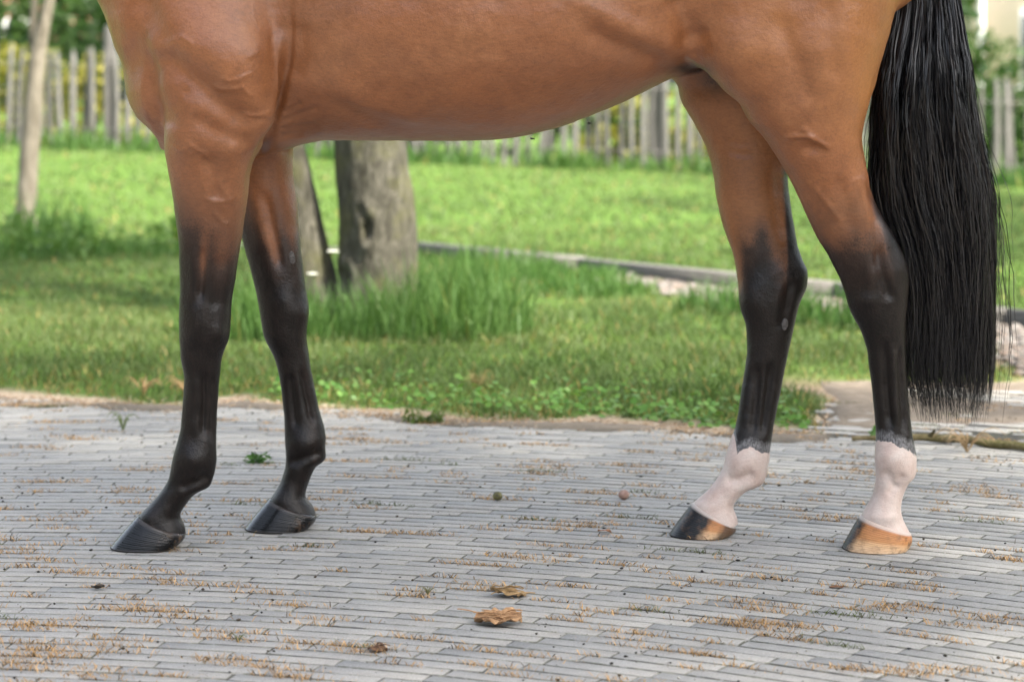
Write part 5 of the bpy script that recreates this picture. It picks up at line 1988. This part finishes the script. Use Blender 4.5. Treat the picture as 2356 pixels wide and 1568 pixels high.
sprig(2225, 1040, 22, .12, .8, (.45, .31, .16), 'dry straw coloured grass tuft in front of the fallen branch', 'dry_tuft', 'grass tuft', 31, .0017)
sprig(283, 990, 9, .075, .62, (.16, .22, .05), 'thin green grass sprig in the paving at the left', 'green_weed', 'weed', 32, .0017)
sprig(592, 1064, 8, .035, .75, (.09, .19, .05), 'small green weed in the paving between the front legs', 'green_weed', 'weed', 33, .0011, True)
sprig(975, 972, 16, .05, .85, (.13, .19, .05), 'low green weed at the paving edge below the belly', 'green_weed', 'weed', 34, .0016, True)
sprig(548, 1450 + 26, 10, .022, .7, (.13, .15, .05), 'tiny green tuft in a joint near the bottom edge', 'green_weed', 'weed', 35, .001)
sprig(985, 1368, 14, .026, .7, (.17, .16, .06), 'small olive tuft in a joint left of the dry leaves', 'green_weed', 'weed', 36, .001)
sprig(2020, 1010, 8, .04, .6, (.10, .22, .05), 'small green weed left of the fallen branch', 'green_weed', 'weed', 37, .0016, True)
sprig(430, 915, 40, .10, .7, (.46, .30, .14), 'tangle of dry orange grass at the paving edge behind the front leg', 'dry_tuft', 'grass tuft', 38, .0014)
sprig(330, 910, 26, .09, .7, (.46, .30, .14), 'tangle of dry orange grass at the paving edge, left of the front leg', 'dry_tuft', 'grass tuft', 39, .0014)
sprig(1100, 905, 34, .09, .55, (.30, .24, .09), 'yellowing grass tuft at the lawn edge below the belly', 'dry_tuft', 'grass tuft', 40, .0016)


# --- white umbel flowers by the forked tree
def umbel(vx, vy, d, label, seed):
    head = P(vx, vy, d)
    r = np.random.default_rng(seed)
    gzz = float(ground_z(np.array([head[0]]), np.array([head[1]]))[0])
    o = empty('white_flower', (head[0] + .02, head[1], gzz))
    tag(o, label, 'flower')
    h = head[2] - gzz
    m, nt, b = new_mat('flower_stem')
    b.inputs['Base Color'].default_value = (.07, .14, .03, 1)
    v, q = tube(spline([(0, 0, -.01), (.01, 0, h * .5), (-.02, 0, h)], 12), np.linspace(.003, .0018, 12), 6, seed, 0)
    link('stem', mesh_np('stem', v, [q], m), o)
    n = 60
    a, rad = r.random(n) * 6.28, .020 * np.sqrt(r.random(n))
    x, y = -.02 + rad * np.cos(a), rad * np.sin(a)
    z = h + .004 + .003 * r.random(n) - rad * .12
    v, f = pebbles(x, y, z, .004 + .002 * r.random(n), seed, .6)
    mw, nt, b = new_mat('white_petals')
    b.inputs['Base Color'].default_value = (.5, .51, .45, 1)
    b.inputs['Roughness'].default_value = .7
    link('blossom', mesh_np('blossom', v, [f], mw, smooth=False), o)


umbel(765, 580, 9.25, 'white flower head between the two stems of the forked tree', 1)
umbel(718, 632, 9.2, 'white flower head just right of the far front leg', 2)


# --- two flies under the belly
def fly(vx, vy, d, label):
    p = P(vx, vy, d)
    m, nt, b = new_mat('fly_body')
    b.inputs['Base Color'].default_value = (.012, .012, .014, 1)
    b.inputs['Roughness'].default_value = .4
    o = empty('fly', tuple(p))
    tag(o, label, 'fly')
    v, q = tube([(-.0045, 0, 0), (-.003, 0, .0004), (0, 0, .0008), (.002, 0, .0006), (.0042, 0, 0), (.005, 0, 0)], [.0006, .0016, .0018, .0012, .0015, .0004], 10, 1, 0)
    link('body', mesh_np('body', v, [q], m), o)
    mw, nt, b = new_mat('fly_wing')
    b.inputs['Base Color'].default_value = (.25, .25, .26, 1)
    b.inputs['Roughness'].default_value = .3
    for s in (-1, 1):
        V = np.array([(0, 0, .0016), (-.004, s * .002, .003), (-.007, s * .005, .003), (-.003, s * .006, .0028), (0, s * .002, .002)])
        V = np.concatenate([V, V + [0, 0, .0001]])
        link('wing', mesh_np('wing', V, [np.array([[0, 1, 2, 3], [5, 8, 7, 6]]), np.array([[0, 3, 4], [5, 9, 8]])], mw, smooth=False), o)


fly(1357, 284, 5.1, 'tiny dark fly in the air under the rear of the belly')
fly(1225, 320, 5.1, 'tiny dark fly in the air just below the middle of the belly')
